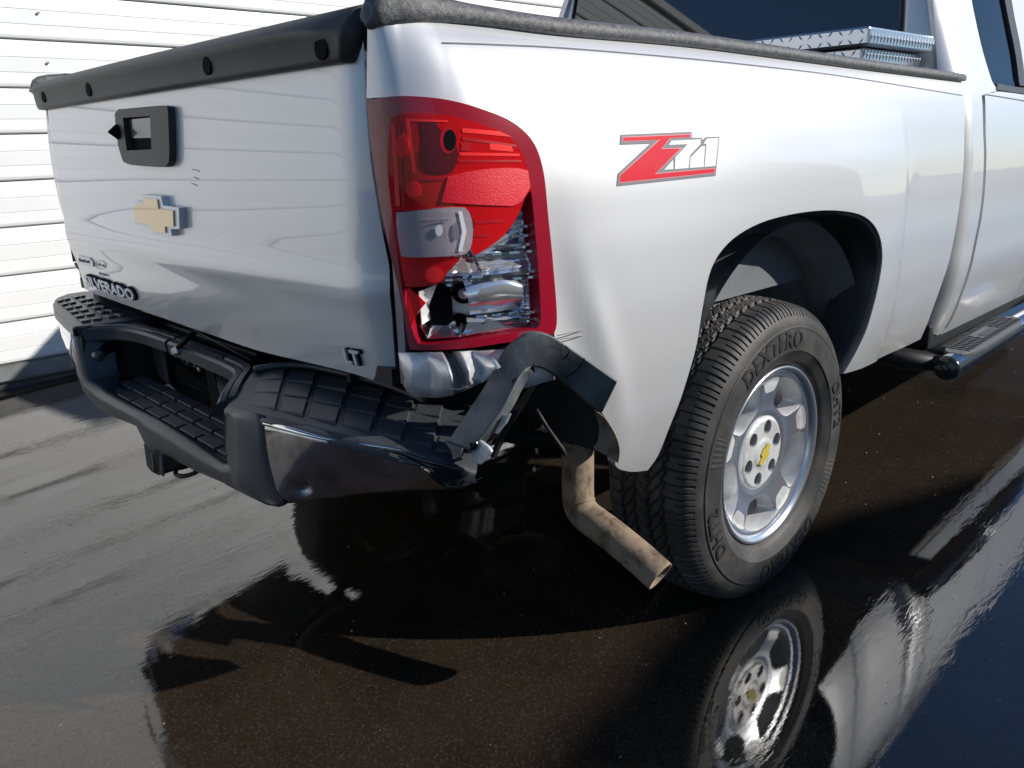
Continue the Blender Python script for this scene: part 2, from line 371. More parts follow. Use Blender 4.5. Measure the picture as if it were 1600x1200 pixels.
# ------------------------------------------------------------------ the pickup: side surface
truck=empty('pickup_truck',(0,0,0),'silver white pickup truck with crushed rear corner, broken tail light and hanging bumper','truck')
_pl=cat([(-1.060,-.74),(-1.060,-.80),(-1.053,-.86),(-1.030,-.905),(-.985,-.945),(-.92,-.972),(-.82,-.988),(-.68,-.997),(-.4,-1.0),(0,-1.0),(.5,-1.0),(1.03,-.998),(1.2,-.997)],24)
_pl=np.array(_pl);_sl=np.concatenate([[0],np.cumsum(np.linalg.norm(np.diff(_pl,axis=0),axis=1))])
U1=_sl[-1]
def plan(u):
    u=np.asarray(u,float);x=np.interp(u,_sl,_pl[:,0]);y=np.interp(u,_sl,_pl[:,1])
    e=.006;tx=np.interp(u+e,_sl,_pl[:,0])-np.interp(u-e,_sl,_pl[:,0]);ty=np.interp(u+e,_sl,_pl[:,1])-np.interp(u-e,_sl,_pl[:,1])
    l=np.hypot(tx,ty)+1e-9;return x,y,-ty/l,tx/l            # inward normal (towards the truck)
_uz=np.array([.40,.47,.52,.58,.66,.76,.88,1.0,1.1,1.2,1.27,1.31,1.345,1.40]);_ud=np.array([.085,.058,.040,.024,.010,.002,0,.002,.008,.021,.036,.050,.078,.14])
_zf=np.linspace(.38,1.42,400);_df=np.interp(_zf,_uz,_ud);_kk=np.ones(21)/21;_df=np.convolve(np.pad(_df,10,'edge'),_kk,'valid')
def inset(z): return np.interp(z,_zf,_df)
def gz(x,z,cx,cz,sx,sz,rot=0):
    c,s=math.cos(rot),math.sin(rot);a=(x-cx)*c+(z-cz)*s;b=-(x-cx)*s+(z-cz)*c
    return np.exp(-(a/sx)**2-(b/sz)**2)
def side_bump(x,z):
    """outward relief: wheel arch flare, dents"""
    rho=np.hypot((x)*1.0,(z-.42)*.95)
    b=.016*(1-smooth_step(.46,.80,np.where(x>0,np.maximum(x*1.12,rho*.80),rho*.80)))+.006*(1-smooth_step(.555,.60,x+.0*z))*smooth_step(-.1,.4,x)*(1-smooth_step(1.10,1.26,z))
    b-= .016*gz(x,z,-.80,.90,.075,.17,.25)                   # push from behind below the lamp
    b+= .010*gz(x,z,-.70,.80,.035,.16,.30)
    b-= .004*gz(x,z,-.80,1.25,.17,.030)                     # shallow knock under the rail
    return b
def S_side(u,z):
    x,y,nx,ny=plan(u);w=ny**2;d=inset(z)-side_bump(x,z)*smooth_step(.15,.45,u)
    return np.stack([x+nx*(d*w*.35*(ny>.5)),y+d*w,z+0*u],-1)
def onside(pts,S=S_side,guess=None):
    """pixels -> (u,z) on the surface S"""
    out=[]
    for p in pts:
        d=rayd(p[0],p[1])
        if guess: u,z=guess(p)
        else:
            q=P(p[0],p[1],y=-1.0)
            if q[0]<-.93: q=P(p[0],p[1],x=-1.05);u=max(0.0,-q[1]-.74) if q[1]>-.9 else .16+(-q[1]-.9)*.5
            else: u=np.interp(q[0],_pl[:,0],_sl)
            z=q[2]
        def err(u,z):
            X=S(np.array([u]),np.array([z]))[0]-CAM;zc=X@_f
            return np.array([800+FPX*(X@_R)/zc-p[0],600-FPX*(X@_U)/zc-p[1]])
        for it in range(25):
            e=err(u,z)
            if abs(e).max()<.02: break
            h=1e-4;J=np.stack([(err(u+h,z)-e)/h,(err(u,z+h)-e)/h],-1)
            try: s=np.linalg.solve(J,-e)
            except Exception: break
            s=np.clip(s,-.06,.06);u+=s[0];z+=s[1]
        if abs(err(u,z)).max()>3: print('onside miss',p,u,z,err(u,z))
        out.append((u,z)+tuple(p[2:]))
    return out
# lamp opening, shared by body and lamp
LAMP=[(573,158,1),(600,152),(640,150),(700,156),(755,171),(800,190),(832,220),(848,262),(856,330),(864,410),(869,470),(870,505),(866,521,1),(820,531),(780,537),(720,545),(660,547),(640,546,1),(622,450),(600,352),(583,250)]
lamp_uz=onside(LAMP);lamp_out=outline(lamp_uz,5)
RAILB=[(574,42,1),(594,35),(640,30),(695,31),(760,38),(880,53),(1060,69),(1195,86),(1330,104),(1502,126,1)]
BODY=RAILB+[(1507,200),(1502,300),(1485,400),(1462,470),(1438,530,1),(1400,548),(1350,574),(1318,584,1),(1352,520),(1372,450),(1379,400),(1372,362),(1350,338),(1310,329),(1260,331),(1200,344),(1155,366),(1125,395),(1108,430),(1098,480),(1088,540),(1068,610),(1045,670),(1028,712),(1012,735,1),(985,737),(962,728),(966,700),(955,668),(932,634),(905,605),(880,588),(862,556,1),(868,540,1)]
body_uz=onside(BODY);lo_=[q for q in lamp_uz]
# C-shaped outline: round the lamp opening on its outer side
body_ring=body_uz+[tuple(q[:2])+tuple(q[2:]) for q in lamp_uz[12:0:-1]]+[(lamp_uz[0][0]-.0,lamp_uz[0][1]+.004,1)]
body_ring=[(q[0],q[1])+tuple(q[2:]) for q in body_ring]
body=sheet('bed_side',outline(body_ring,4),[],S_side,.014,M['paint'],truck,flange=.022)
def mirror(o,name=None,label=None):
    c=o.copy();c.data=o.data.copy();COL.objects.link(c)
    if name:c.name=name
    nn=None
    for v in c.data.vertices: v.co.y=-v.co.y
    c.data.flip_normals();return c
# left bed side: same pressing, undamaged (plain surface)
def S_plain(u,z):
    x,y,nx,ny=plan(u);w=ny**2;d=inset(z)-.022*(1-smooth_step(.55,.70,np.hypot(x,z-.42)))*smooth_step(.15,.45,u)
    return np.stack([x,-(y+d*w)*(1-.068*(1-smooth_step(.25,1.0,u))),z+0*u],-1)
ua=lambda x:float(np.interp(x,_pl[:,0],_sl))
arch=[(ua(.47*math.cos(a)),.42+.50*math.sin(a)) for a in np.linspace(.20,math.pi-.20,26)]
LB=[(.13,1.335,1),(ua(1.03),1.335,1),(ua(1.03),.45,1),(arch[0][0]+.02,.45,1)]+arch+[(ua(-.80),.515,1),(.30,.54),(.24,.58,1),(.22,.80,1),(.13,.80,1)]
lu=[(u,z) for u,z in [(.03,1.245),(.20,1.245),(.34,1.17),(.37,.90),(.10,.865),(.03,.865)]]
LB2=LB[:-1]+[(.135,.86,1)]+[(.37,.87,1),(.375,1.0),(.36,1.14),(.30,1.20),(.18,1.245),(.13,1.25,1)]
sheet('bed_side',outline(LB2,3),[],S_plain,.03,M['paint'],truck,flange=.02,nsign=-1)
S_l=lambda u,z:S_plain(u,z)+np.array([0,.004,0])
ltl=empty
lt=sheet('tail_light',[(.13,.865),(.37,.87),(.375,1.0),(.36,1.14),(.30,1.20),(.18,1.245),(.13,1.25)],[],S_l,.03,M['red_solid'],truck,nsign=-1,flange=.03)
lt['label']='intact red tail light on the far side'
CR=[[(622,551,-1.045),(626,578,-1.045),(631,604,-1.04)],[(640,551,-1.045),(643,585,-1.055),(645,619,-1.035)],[(668,550,-1.035),(676,584,-1.030),(678,622,-1.03)],
[(690,550,-1.02),(704,585,-1.048),(707,618,-1.025)],[(704,549,-.990),(720,584,-.966),(724,611,-.985)],[(717,549,-1.008),(733,580,-1.020),(737,606,-1.005)],
[(735,548,-.985),(750,575,-.970),(752,598,-.985)],[(765,547,-.962),(775,572,-.982),(768,590,-.975)],[(800,545,-.94),(800,575,-.955),(773,622,-.965)],
[(830,546,-.91),(832,576,-.915),(815,608,-.935)],[(866,534,-.875),(864,565,-.885),(863,594,-.89)]]
rows=[[P(*q[:2],x=q[2]) for q in c] for c in CR]
rows=[[a,a*.5+b*.5+np.array([.003*math.sin(i*2.7),0,0]),b,b*.5+c*.5+np.array([.004*math.cos(i*1.9),0,0]),c] for i,(a,b,c) in enumerate(rows)]
fine_=[]
for a,b in zip(rows,rows[1:]):
    for t in (0,.12,.5,.88): fine_.append([p*(1-t)+q*t+np.array([-.003*(t==.5),0,0]) for p,q in zip(a,b)])
fine_.append(rows[-1])
cp_=loft('crumpled_corner',fine_,M['paint'],truck,solid=.0015);cp_['label']='creased and folded corner panel under the broken tail light'
M['scuff']=mat('bare_scuff',(.32,.30,.28),.6)
for pts in (((868,524),(900,517),(935,508),(960,505)),((872,530),(905,524),(925,520)),((700,606),(716,609),(730,604))):
    tube('paint_crack',[P(a,b,y=-.985)+np.array([0,-.004,0]) if a>860 else P(a,b,x=-1.046) for a,b in pts],.0008,M['scuff'],truck,5)
# seam line under the rail and the shut line shadow behind the bed
def strip_on(name,pts,wd,mt,parent,S=S_side,lift=.0012,nseg=8,guess=None,vertical=False):
    uz=cat([q[:2] for q in onside(pts,S,guess)],nseg);uz=np.array(uz);rows=[]
    t=np.gradient(uz,axis=0);t/=np.linalg.norm(t,axis=1)[:,None];nrm=np.stack([-t[:,1],t[:,0]],-1)
    a=S(uz[:,0]+nrm[:,0]*wd/2,uz[:,1]+nrm[:,1]*wd/2);b=S(uz[:,0]-nrm[:,0]*wd/2,uz[:,1]-nrm[:,1]*wd/2)
    off=np.array([0,-lift,0])*1.0
    return loft(name,[a+off,b+off],mt,parent)
M['seamline']=mat('paint_seam_shadow',(.16,.16,.17),.5)
strip_on('body_seam',[(690,67),(780,70),(880,75),(1060,90),(1195,104),(1330,121),(1503,149)],.0022,M['seamline'],truck)
# bed: front wall, floor, inner sides, wheelhouse
box('bed_floor',(-.01,0,.80),(2.06,1.62,.03),M['dark'],truck)
box('bed_front_wall',(1.02,0,1.06),(.03,1.80,.54),M['paint'],truck)
for s in(-1,1): box('bed_inner_side',(-.03,s*.83,1.05),(2.0,.02,.52),M['liner'],truck)
# ------------------------------------------------------------------ rail caps
def rail_cap(sgn):
    bot=[(574,44),(594,36),(639,31),(695,32.5),(760,39),(880,54),(1060,70),(1195,87),(1330,105),(1503,127)]
    uz=onside(bot);uz=np.array(cat([q[:2] for q in uz],6))
    X=S_side(uz[:,0],uz[:,1]);n=len(X);rows=[]
    x,y,nx,ny=plan(uz[:,0])
    t=np.linspace(0,1,n)
    sec=[(-.004,-.004),(-.011,.001),(-.013,.010),(-.012,.022),(-.006,.032),(.006,.039),(.03,.043),(.09,.044),(.095,.02)]
    for i in range(n):
        h=.80+.42*math.exp(-((uz[i,0]-.14)/.12)**2)-.18*t[i]
        e=1.0 if i>1 else (.6 if i==1 else .35)
        rows.append([np.array([X[i,0]+nx[i]*o_*1.0,X[i,1]+ny[i]*o_,X[i,2]+q*h*e+(0 if e==1 else .008)]) for o_,q in sec])
    if sgn>0: rows=[[p*np.array([1,-1,1]) for p in r] for r in rows]
    o=loft('rail_cap',rows,M['cap'],truck,closed=True,caps=True);o.modifiers.clear();return o
rail_cap(-1);rail_cap(1)
# ------------------------------------------------------------------ right tail lamp
tl=empty('tail_light',(0,0,0));tl.parent=truck;tl['label']='smashed red tail light with missing lens corner'
def S_off(off):
    def S(u,z):
        X=S_side(u,z);x,y,nx,ny=plan(u);return X+np.stack([nx*off,ny*off,0*x],-1)
    return S
def S_lamp_base(u,z):
    x,y,nx,ny=plan(u);w=ny**2;d=inset(z);return np.stack([x,y+d*w,z+0*u],-1)
def lampS(off):
    def S(u,z):
        X=S_lamp_base(u,z);x,y,nx,ny=plan(u);return X+np.stack([nx*off,ny*off,0*x],-1)
    return S
SL=lampS(-.006)
onl=lambda pts,S=SL:onside(pts,S)
# crimson frame of the lens: top band, right band, lower corners (opaque)
outer=outline(onl(LAMP),5)
inner_px=[(612,184,1),(640,176),(700,181),(760,197),(798,216),(820,250),(830,300),(838,380),(843,450),(845,500),(838,513,1),(790,522),(720,533),(662,538),(650,530),(640,500),(628,450),(616,360),(606,260)]
inner_=outline(onl(inner_px),5)
sheet('lens_frame',outer,[inner_],SL,.010,M['red_solid'],tl,flange=.03)
# remaining coloured lens, broken away at lower right
lens_px=[(610,184,1),(640,176),(700,181),(760,197),(798,216),(820,250),(829,298,1),(822,306),(812,330),(800,352),(780,374),(755,392),(742,399,1),(735,388,1),(741,360),(737,338),(728,326,1),(690,325),(619,330,1),(622,370),(628,400,1),(670,402),(716,402),(712,412,1),(700,425),(693,436),(684,443),(660,448),(634,448,1),(624,400),(612,330),(605,250)]
sheet('lens',outline(onl(lens_px,lampS(-.008)),4),[],lampS(-.008),.008,M['red_lens'],tl,flange=.004)
shard=[(637,450,1),(648,458),(665,474,1),(655,486),(646,500),(641,515,1),(636,480)]
sheet('lens_shard',outline(onl(shard,lampS(-.008)),3),[],lampS(-.008),.008,M['red_lens'],tl,flange=.004)
SB=lampS(-.0105)
band=[(700,276,1),(745,266),(800,262),(825,266,1),(829,292,1),(815,314),(800,322,1),(750,320),(690,316,1)]
sheet('reflector_strip',outline(onl(band,SB),3),[],SB,.008,M['red_prism'],tl,flange=.003)
for nm,c,rx,ry in (('round_reflector',(628,228),11,18),('round_reflector',(646,297),11,13),('round_reflector',(678,430),14,12)):
    e=[(c[0]+rx*math.cos(a),c[1]+ry*math.sin(a)) for a in np.linspace(0,2*math.pi,14,endpoint=False)]
    sheet(nm,outline(onl(e,SB),2),[],SB,.006,M['red_bright'],tl,flange=.002)
clear=[(619,332,1),(660,328),(700,324),(726,324,1),(735,336),(739,360),(736,385),(728,397,1),(690,401),(640,402),(627,400,1),(621,366)]
sheet('reversing_lens',outline(onl(clear,lampS(-.012)),4),[],lampS(-.012),.007,M['clear_lens'],tl,flange=.008)
# chrome reflector bowl behind the lens
def bowl(u,z):
    """depth behind the lens: two bowls with a bridge, ribbed on the outer side"""
    uo=np.clip((u-.05)/.33,0,1)
    up=1-np.clip(np.abs(z-1.14)/.085,0,1)**2.2;lo=1-np.clip(np.abs(z-.925)/.055,0,1)**2.4;rv=1-np.clip(np.abs(z-1.03)/.045,0,1)**2
    side=np.sin(np.clip(uo,0,1)*math.pi)**.55
    d=.018+.050*np.maximum(np.maximum(up,lo*.9),rv*.8)*side
    ribs=np.where(u>.20,.0035*np.abs(np.sin(z*330)),0)+np.where((u>.22),.002*np.sign(np.sin(u*190)),0)
    return d-ribs
def S_bowl(u,z):
    X=S_lamp_base(u,z);x,y,nx,ny=plan(u);d=bowl(u,z);return X+np.stack([nx*d,ny*d,0*x],-1)
bo=outline(onl([(606,170,1),(700,170),(800,200),(836,240),(856,330),(866,420),(866,512,1),(780,535),(645,543,1),(628,450),(604,300)]),4)
sheet('reflector_bowl',bo,[],S_bowl,.004,M['reflector'],tl,flange=.0)
# bulb sockets, bulbs and the chrome barrel beside the lower one
def lamp_pt(px,py,off): 
    u,z=onl([(px,py)],SL)[0][:2];return lampS(off)(np.array([u]),np.array([z]))[0],u
for (px,py,r,nm) in ((703,218,.019,'bulb_socket'),(732,466,.017,'bulb_socket')):
    q,u=lamp_pt(px,py,.050);x,y,nx,ny=plan(np.array([u]));ax=np.array([nx[0],ny[0],0])
    disc_prism(nm,q-ax*.012,ax,r,.03,M['gapm'],tl,20)
    b=tube('bulb',[q-ax*.030,q-ax*.022,q-ax*.012,q],[.004,.008,.009,.008],M['clear_lens'],tl,12)
def lp3(px,py,off): return lamp_pt(px,py,off)[0]
def facet(nm,pts,mt='chrome',th=.002):
    o=mesh(nm,[lp3(*p) for p in pts],[tuple(range(len(pts)))],M[mt],tl);b=bmesh.new();b.from_mesh(o.data);bmesh.ops.triangulate(b,faces=b.faces);b.to_mesh(o.data);b.free();return mods(o,0,solid=th,off=0)
def curved(nm,edge0,edge1,bulge,mt='reflector',n=7):
    rows=[]
    for a,b in zip(edge0,edge1):
        A=lp3(*a);B=lp3(*b);rows.append([A*(1-t)+B*t+np.array([-bulge*math.sin(math.pi*t)*.6,-bulge*math.sin(math.pi*t),0]) for t in np.linspace(0,1,n)])
    rows=[list(r) for r in zip(*[cat(list(c),4) for c in zip(*rows)])]
    return loft(nm,rows,M[mt],tl)
curved('reflector_barrel',[(727,430,.050),(765,421,.044),(800,416,.040),(832,428,.034)],[(745,500,.040),(775,497,.038),(805,492,.036),(834,486,.032)],.022)
curved('reflector_barrel',[(740,500,.052),(775,500,.048),(805,497,.044),(834,492,.036)],[(735,521,.030),(775,517,.028),(805,512,.027),(834,506,.024)],.006)
curved('reflector_barrel',[(745,392,.050),(775,380,.046),(802,362,.040),(828,346,.034)],[(752,404,.036),(780,398,.034),(806,388,.032),(830,378,.030)],.010)
facet('reflector_shelf',[(650,512,.012),(668,505,.05),(730,500,.052),(790,507,.03),(800,515,.010),(720,529,.008),(664,532,.008)])
facet('reflector_wall',[(646,460,.016),(700,446,.055),(712,498,.055),(668,505,.05),(652,512,.014)],'alloy_in')
facet('reflector_wall',[(700,446,.058),(727,430,.055),(748,440,.05),(750,500,.05),(712,500,.058)],'alloy_in')
facet('amber_wiring',[(768,397,.056),(800,392,.056),(803,405,.056),(770,410,.056)],'gapm')
for a in range(4): tube('wire',[lp3(770+a*8,396,.05),lp3(773+a*8,402,.045),lp3(771+a*8,410,.05)],.0022,(M['steel'],M['trimred'],M['gold'],M['dark'])[a],tl,6)
SCH=lampS(-.0088)
# darker bulb chamber and bright ledges seen through the red lens
for nm,pts,mt,of in (('bulb_chamber',[(655,188,1),(676,188),(690,205),(715,232),(712,258),(700,272),(668,270),(657,250),(660,220)],'smoke',.002),):
    sheet(nm,outline(onl(pts,SCH),3),[],SCH,.01,mat('smoky_maroon',(.10,.004,.008),.35),tl,flange=0)
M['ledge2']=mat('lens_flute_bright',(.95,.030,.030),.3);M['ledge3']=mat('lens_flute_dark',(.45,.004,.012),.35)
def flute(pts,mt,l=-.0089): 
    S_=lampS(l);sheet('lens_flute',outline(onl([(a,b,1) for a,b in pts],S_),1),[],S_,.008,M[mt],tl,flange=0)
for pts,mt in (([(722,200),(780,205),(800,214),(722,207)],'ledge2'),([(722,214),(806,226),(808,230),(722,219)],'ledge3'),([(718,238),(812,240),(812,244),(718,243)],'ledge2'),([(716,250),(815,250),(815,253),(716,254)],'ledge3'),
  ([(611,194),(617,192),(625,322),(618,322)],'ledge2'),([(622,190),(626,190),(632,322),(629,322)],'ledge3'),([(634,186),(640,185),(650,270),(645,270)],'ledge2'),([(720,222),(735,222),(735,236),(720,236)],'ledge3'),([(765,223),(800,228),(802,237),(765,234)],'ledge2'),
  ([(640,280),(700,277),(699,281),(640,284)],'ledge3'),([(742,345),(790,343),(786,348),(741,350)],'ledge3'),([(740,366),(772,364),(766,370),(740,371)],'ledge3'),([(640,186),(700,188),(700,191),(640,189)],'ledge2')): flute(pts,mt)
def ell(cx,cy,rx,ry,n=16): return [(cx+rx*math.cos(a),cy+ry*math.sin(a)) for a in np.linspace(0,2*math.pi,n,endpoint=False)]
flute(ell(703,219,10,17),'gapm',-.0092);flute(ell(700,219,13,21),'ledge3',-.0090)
S_v=lampS(-.0140);
for pts,mt in ((ell(686,360,6,9),'decal_white'),([(655,345),(700,342),(700,345),(655,348)],'decal_grey'),([(716,330),(722,330),(729,362),(722,393),(716,393),(722,362)],'decal_white'),(ell(712,362,5,14),'decal_grey')):
    sheet('lamp_detail',outline(onl([(a,b,1) for a,b in pts],S_v),1),[],S_v,.008,M[mt],tl,flange=0)
# fine chrome ledges on the outer part
for k,z_ in enumerate((.892,.903,.962,.973,1.005,1.016,1.03,1.045)):
    us=np.linspace(.25+.012*(k%3),.372,8);X=S_bowl(us,np.full(8,z_));nn=np.stack([plan(us)[2],plan(us)[3],0*us],-1)
    loft('reflector_ledge',[X-nn*.002,X-nn*.016,X-nn*.016+[0,0,.004],X-nn*.002+[0,0,.006]],M['chrome'],tl,smooth=False)
# black tray and torn housing edge under the lamp
A=[P(636,541,x=-1.035),P(640,549,x=-1.03),P(720,552,x=-.99),P(793,545,y=-.975),P(797,530,y=-.965),P(700,541,x=-.985)]
hull8('lamp_tray',A,[a+np.array([.12,.10,0]) for a in A],M['gapm'],tl)
# dark cavity of the gap between tailgate and bed post
hull8('post_recess',[np.array(q) for q in ((-1.035,-.800,1.36),(-1.035,-.86,1.36),(-1.02,-.87,.80),(-1.02,-.800,.80))],[np.array(q) for q in ((-.97,-.79,1.36),(-.97,-.88,1.36),(-.97,-.90,.80),(-.97,-.79,.80))],M['gapm'],truck)
# ------------------------------------------------------------------ tailgate
def S_tg(y,z):
    t=(z-1.05)/.27
    x=-1.052-.010*(1-t*t)-.008*(1-(y/.8)**2)
    x=x+.013*smooth_step(.97,.76,z)                                  # tucks under below the swage
    x=x-.006*np.exp(-((z-.945)/.03)**2)*(1-.3*np.abs(y))
    x=x+.004*gz(y,z,.15,.93,.30,.10)-.003*gz(y,z,-.25,.86,.35,.06)
    e=np.where(y<0,np.clip((-y-.735)/.065,0,1.3),np.clip((y-.775)/.03,0,1.2));x=x+np.where(y<0,.020,.010)*e**2.4
    return np.stack([x,y+0*z,z+0*y],-1)
gt=lambda p:(P(p[0],p[1],x=-1.055)[1],P(p[0],p[1],x=-1.055)[2])
ont=lambda pts:onside(pts,S_tg,gt)
TG=[(563,22,1),(568,60),(571,150),(579,250),(597,360),(609,440),(614,520),(619,602,1),(560,586),(480,566),(401,547),(319,519),(230,488),(154,461),(133,452,1),(118,405),(98,335),(84,275),(75,215),(71,165),(70,140,1)]
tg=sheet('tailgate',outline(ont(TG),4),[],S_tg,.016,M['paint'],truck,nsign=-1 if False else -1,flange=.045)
# bottom hem strip of the tailgate (folded lip)
# spoiler moulding on top
def spoiler():
    rows=[]
    Y=np.concatenate([np.linspace(.815,-.60,26),np.linspace(-.62,-.782,14)])
    for y in Y:
        e=float(smooth_step(-.70,-.80,y));k=float(smooth_step(.80,.815,y));cr=.010*(1-(y/.8)**2)
        xs=-1.055-cr
        zb=1.303; zbrow=1.352-.0*e-.010*float(smooth_step(-.62,-.77,y)); zt=1.384
        sec=[(xs+.004,zb),(xs-.012,zb+.002),(xs-.016,zb+.010),(xs-.020-.0*e,zbrow-.004),(xs-.030+.014*e,zbrow+.003),(xs-.026+.012*e,zbrow+.010),(xs+.002,zt-.004),(xs+.014,zt),(xs+.07,zt+.002),(xs+.078,zt-.01),(xs+.075,zt-.03),(xs+.02,zb+.01)]
        sl=float(smooth_step(-.40,-.78,y));rows.append([np.array([a,y-.030*sl*(b-1.303)/.08,b]) for a,b in sec])
    o=loft('tailgate_spoiler',rows,M['spoiler'],tg,closed=True,caps=True);mods(o,0)
    # screw recesses: dark dished sockets set into the face
    for px,py,r in ((500,75,.018),(322,103,.0165),(137,140,.016),(67,151,.016)):
        q=P(px,py,x=-1.081);q=P(px,py,x=-1.055-.010*(1-(q[1]/.8)**2)-.0208);c=q+np.array([.002,0,0])
        disc_prism('screw_recess',c-np.array([.0015,0,0]),(1,0,0),r,.004,M['gapm'],o,24)
        if 0: tube('recess_rim',[c+np.array([-.003,r*1.04*math.cos(a),r*1.04*math.sin(a)]) for a in np.linspace(0,2*math.pi,25)],.0016,M['spoiler'],o,6)
spoiler()
# handle
def tgp(px,py,off=0): 
    q=ont([(px,py)])[0];X=S_tg(np.array([q[0]]),np.array([q[1]]))[0];return X+np.array([-off,0,0])
def Stg_off(off): return lambda y,z:S_tg(y,z)-np.stack([np.full(np.shape(y),off),0*y,0*y],-1)
hb=[(190,178,1),(196,171),(205,170),(262,165),(272,166,1),(274,175),(276,230),(275,252,1),(268,260),(250,260),(215,257),(203,252,1),(195,225)]
ho=outline(ont(hb),3);hi=outline(ont([(203,184,1),(246,181,1),(248,233,1),(209,235,1)]),2)
hz=sheet('handle_bezel',ho,[hi],Stg_off(.016),.012,M['spoiler'],tg,nsign=-1,flange=.018)
hp=outline(ont([(201,182,1),(247,179,1),(249,236,1),(208,238,1)]),2)
sheet('handle_recess',hp,[],Stg_off(.002),.01,M['gapm'],hz,nsign=-1,flange=0)
pd=outline(ont([(204,187,1),(245,183,1),(247,215,1),(207,216,1)]),2)
mods(sheet('handle_paddle',pd,[],Stg_off(.006),.01,M['capend'],hz,nsign=-1,flange=.02))
kq=tgp(196,206,.0);tube('lock_cap',[kq,kq-np.array([.012,0,0]),kq-np.array([.022,0,0]),kq-np.array([.040,0,0])],[.019,.018,.016,.001],M['gapm'],hz,4,smooth=False)
# emblem: gold cross with chrome border
bow=[(222,313,1),(233,314,1),(232,303,1),(262,306,1),(265,320,1),(290,324,1),(291,357,1),(277,357,1),(279,368,1),(252,367,1),(245,354,1),(221,350,1)]
def flatSt(off,tilt=0): return Stg_off(off)
eo=outline(ont(bow),1)
em=sheet('emblem_border',eo,[],Stg_off(.015),.01,M['badge_chrome'],tg,nsign=-1,flange=.016)
cxy=np.mean(np.array(eo),0)
bow2=[(222,319,1),(236,319,1),(235,308,1),(258,311,1),(260,325,1),(283,328,1),(284,353,1),(270,353,1),(271,363,1),(253,361,1),(246,350,1),(223,345,1)]
sheet('emblem_face',outline(ont(bow2),1),[],Stg_off(.0185),.01,M['gold'],em,nsign=-1,flange=.004)
# lettering
def tg_text(body,a,b,height,name,mt,ext=.003,off=.002,bold=.0,sx=1,slant=0,spacing=1.0,par=None):
    """a,b: pixel ends of the baseline centre line"""
    A=ont([a])[0];B=ont([b])[0];A=np.array(A[:2]);B=np.array(B[:2]);L=np.linalg.norm(B-A);mid=(A+B)/2;d=(B-A)/L;n_=np.array([-d[1],d[0]]);n_=n_ if n_[1]>0 else -n_
    tmp=text_mesh(body,height/.72,ext,lambda x,y,z:(x,y,z),'t',mt,None,bold=bold,spacing=spacing);xs=[v.co.x for v in tmp.data.vertices];wd=max(xs)-min(xs);xm=(max(xs)+min(xs))/2;D.objects.remove(tmp);k=L/wd
    def fn(x,y,z):
        q=mid+d*((x-xm)*k)+n_*(y+slant*0);X=S_tg(np.array([q[0]]),np.array([q[1]]))[0];return X-np.array([off+ext+z,0,0])
    return text_mesh(body,height/.72,ext,fn,name,mt,par or tg,bold=bold,spacing=spacing)
nb=tg_text('SILVERADO',(138.5,438),(214,462),.031,'name_badge',M['badge_chrome'],ext=.004,bold=.0012)
tg_text('SILVERADO',(139.5,438),(215.4,461.8),.035,'name_badge_base',M['gapm'],ext=.0028,off=0,bold=.0028,par=nb)
lb=tg_text('LT',(545,556),(568,560),.026,'trim_badge',M['badge_chrome'],ext=.004,bold=.001)
tg_text('LT',(545.8,556.4),(569.5,560.4),.028,'trim_badge_base',M['gapm'],ext=.0028,off=0,bold=.002,par=lb)
fb=outline(ont([(124,399,1),(142,403,1),(147,409,1),(148,417,1),(126,411,1)]),1)
fo=sheet('fuel_badge',fb,[],Stg_off(.004),.01,M['badge_chrome'],tg,nsign=-1,flange=.004)
tg_text('FlexFuel',(126,406),(142,409),.009,'fuel_badge_text',M['gapm'],ext=.0006,off=.004,par=fo)
ov=[(152+0+8.5*math.cos(a)+6,413+7*math.sin(a)+2*math.cos(a)*.5+1) for a in np.linspace(0,2*math.pi,20,endpoint=False)]
ov2=[(158+7.5*math.cos(a),414+6*math.sin(a)+math.cos(a)) for a in np.linspace(0,2*math.pi,20,endpoint=False)]
of_=sheet('dealer_sticker',outline(ont(ov),1),[outline(ont(ov2),1)],Stg_off(.001),.006,M['decal_grey'],tg,nsign=-1,flange=0)
tg_text('ofWorld',(152,413),(164,415.5),.010,'dealer_sticker_text',M['decal_grey'],ext=.0003,off=.0005,par=of_)
tg_text('SUBURBAN AL',(155,427),(171,431),.007,'small_sticker_text',M['decal_grey'],ext=.0003,off=.0005)
for a_,b_ in (((301,265),(312,268)),((303,277),(311,280)),((299,287),(308,290))):
    q=[ont([a_])[0][:2],ont([((a_[0]+b_[0])/2,(a_[1]+b_[1])/2-1)])[0][:2],ont([b_])[0][:2]]
    tube('scratch',[S_tg(np.array([c[0]]),np.array([c[1]]))[0]-np.array([.0004,0,0]) for c in q],.0008,M['seamline'],tg,5)
# ------------------------------------------------------------------ side decal Z71
def CZ(x,y): return (940+x/7.619,180+y/7.619)
def dec(name,pts,mt,lift,parent):
    return sheet(name,outline(onside([(*CZ(x,y),1) for x,y in pts]),1),[],S_off_side(lift),.02,mt,parent,flange=0)
def S_off_side(l):
    def S(u,z):
        X=S_side(u,z);return X+np.array([0,-l,0])
    return S
dz=dec('side_decal',[(222,232),(1068,197),(1068,268),(1188,268),(1192,300),(1235,260),(1396,256),(1352,720),(176,845),(190,695),(575,338),(215,350)],M['decal_grey'],.0010,truck)
Z1=[(240,256),(1055,222),(1055,262),(815,278),(712,395),(960,385),(640,690),(1345,628),(1335,690),(198,810),(208,712),(665,297),(240,318)]
dec('decal_border',Z1,M['decal_pink'],.0014,dz)
dec('decal_stripe',[(252,266),(1046,232),(1046,256),(808,272),(800,280),(700,402),(930,396),(625,700),(1338,634),(1330,682),(208,798),(216,715),(690,290),(252,306)],M['decal_red'],.0018,dz)
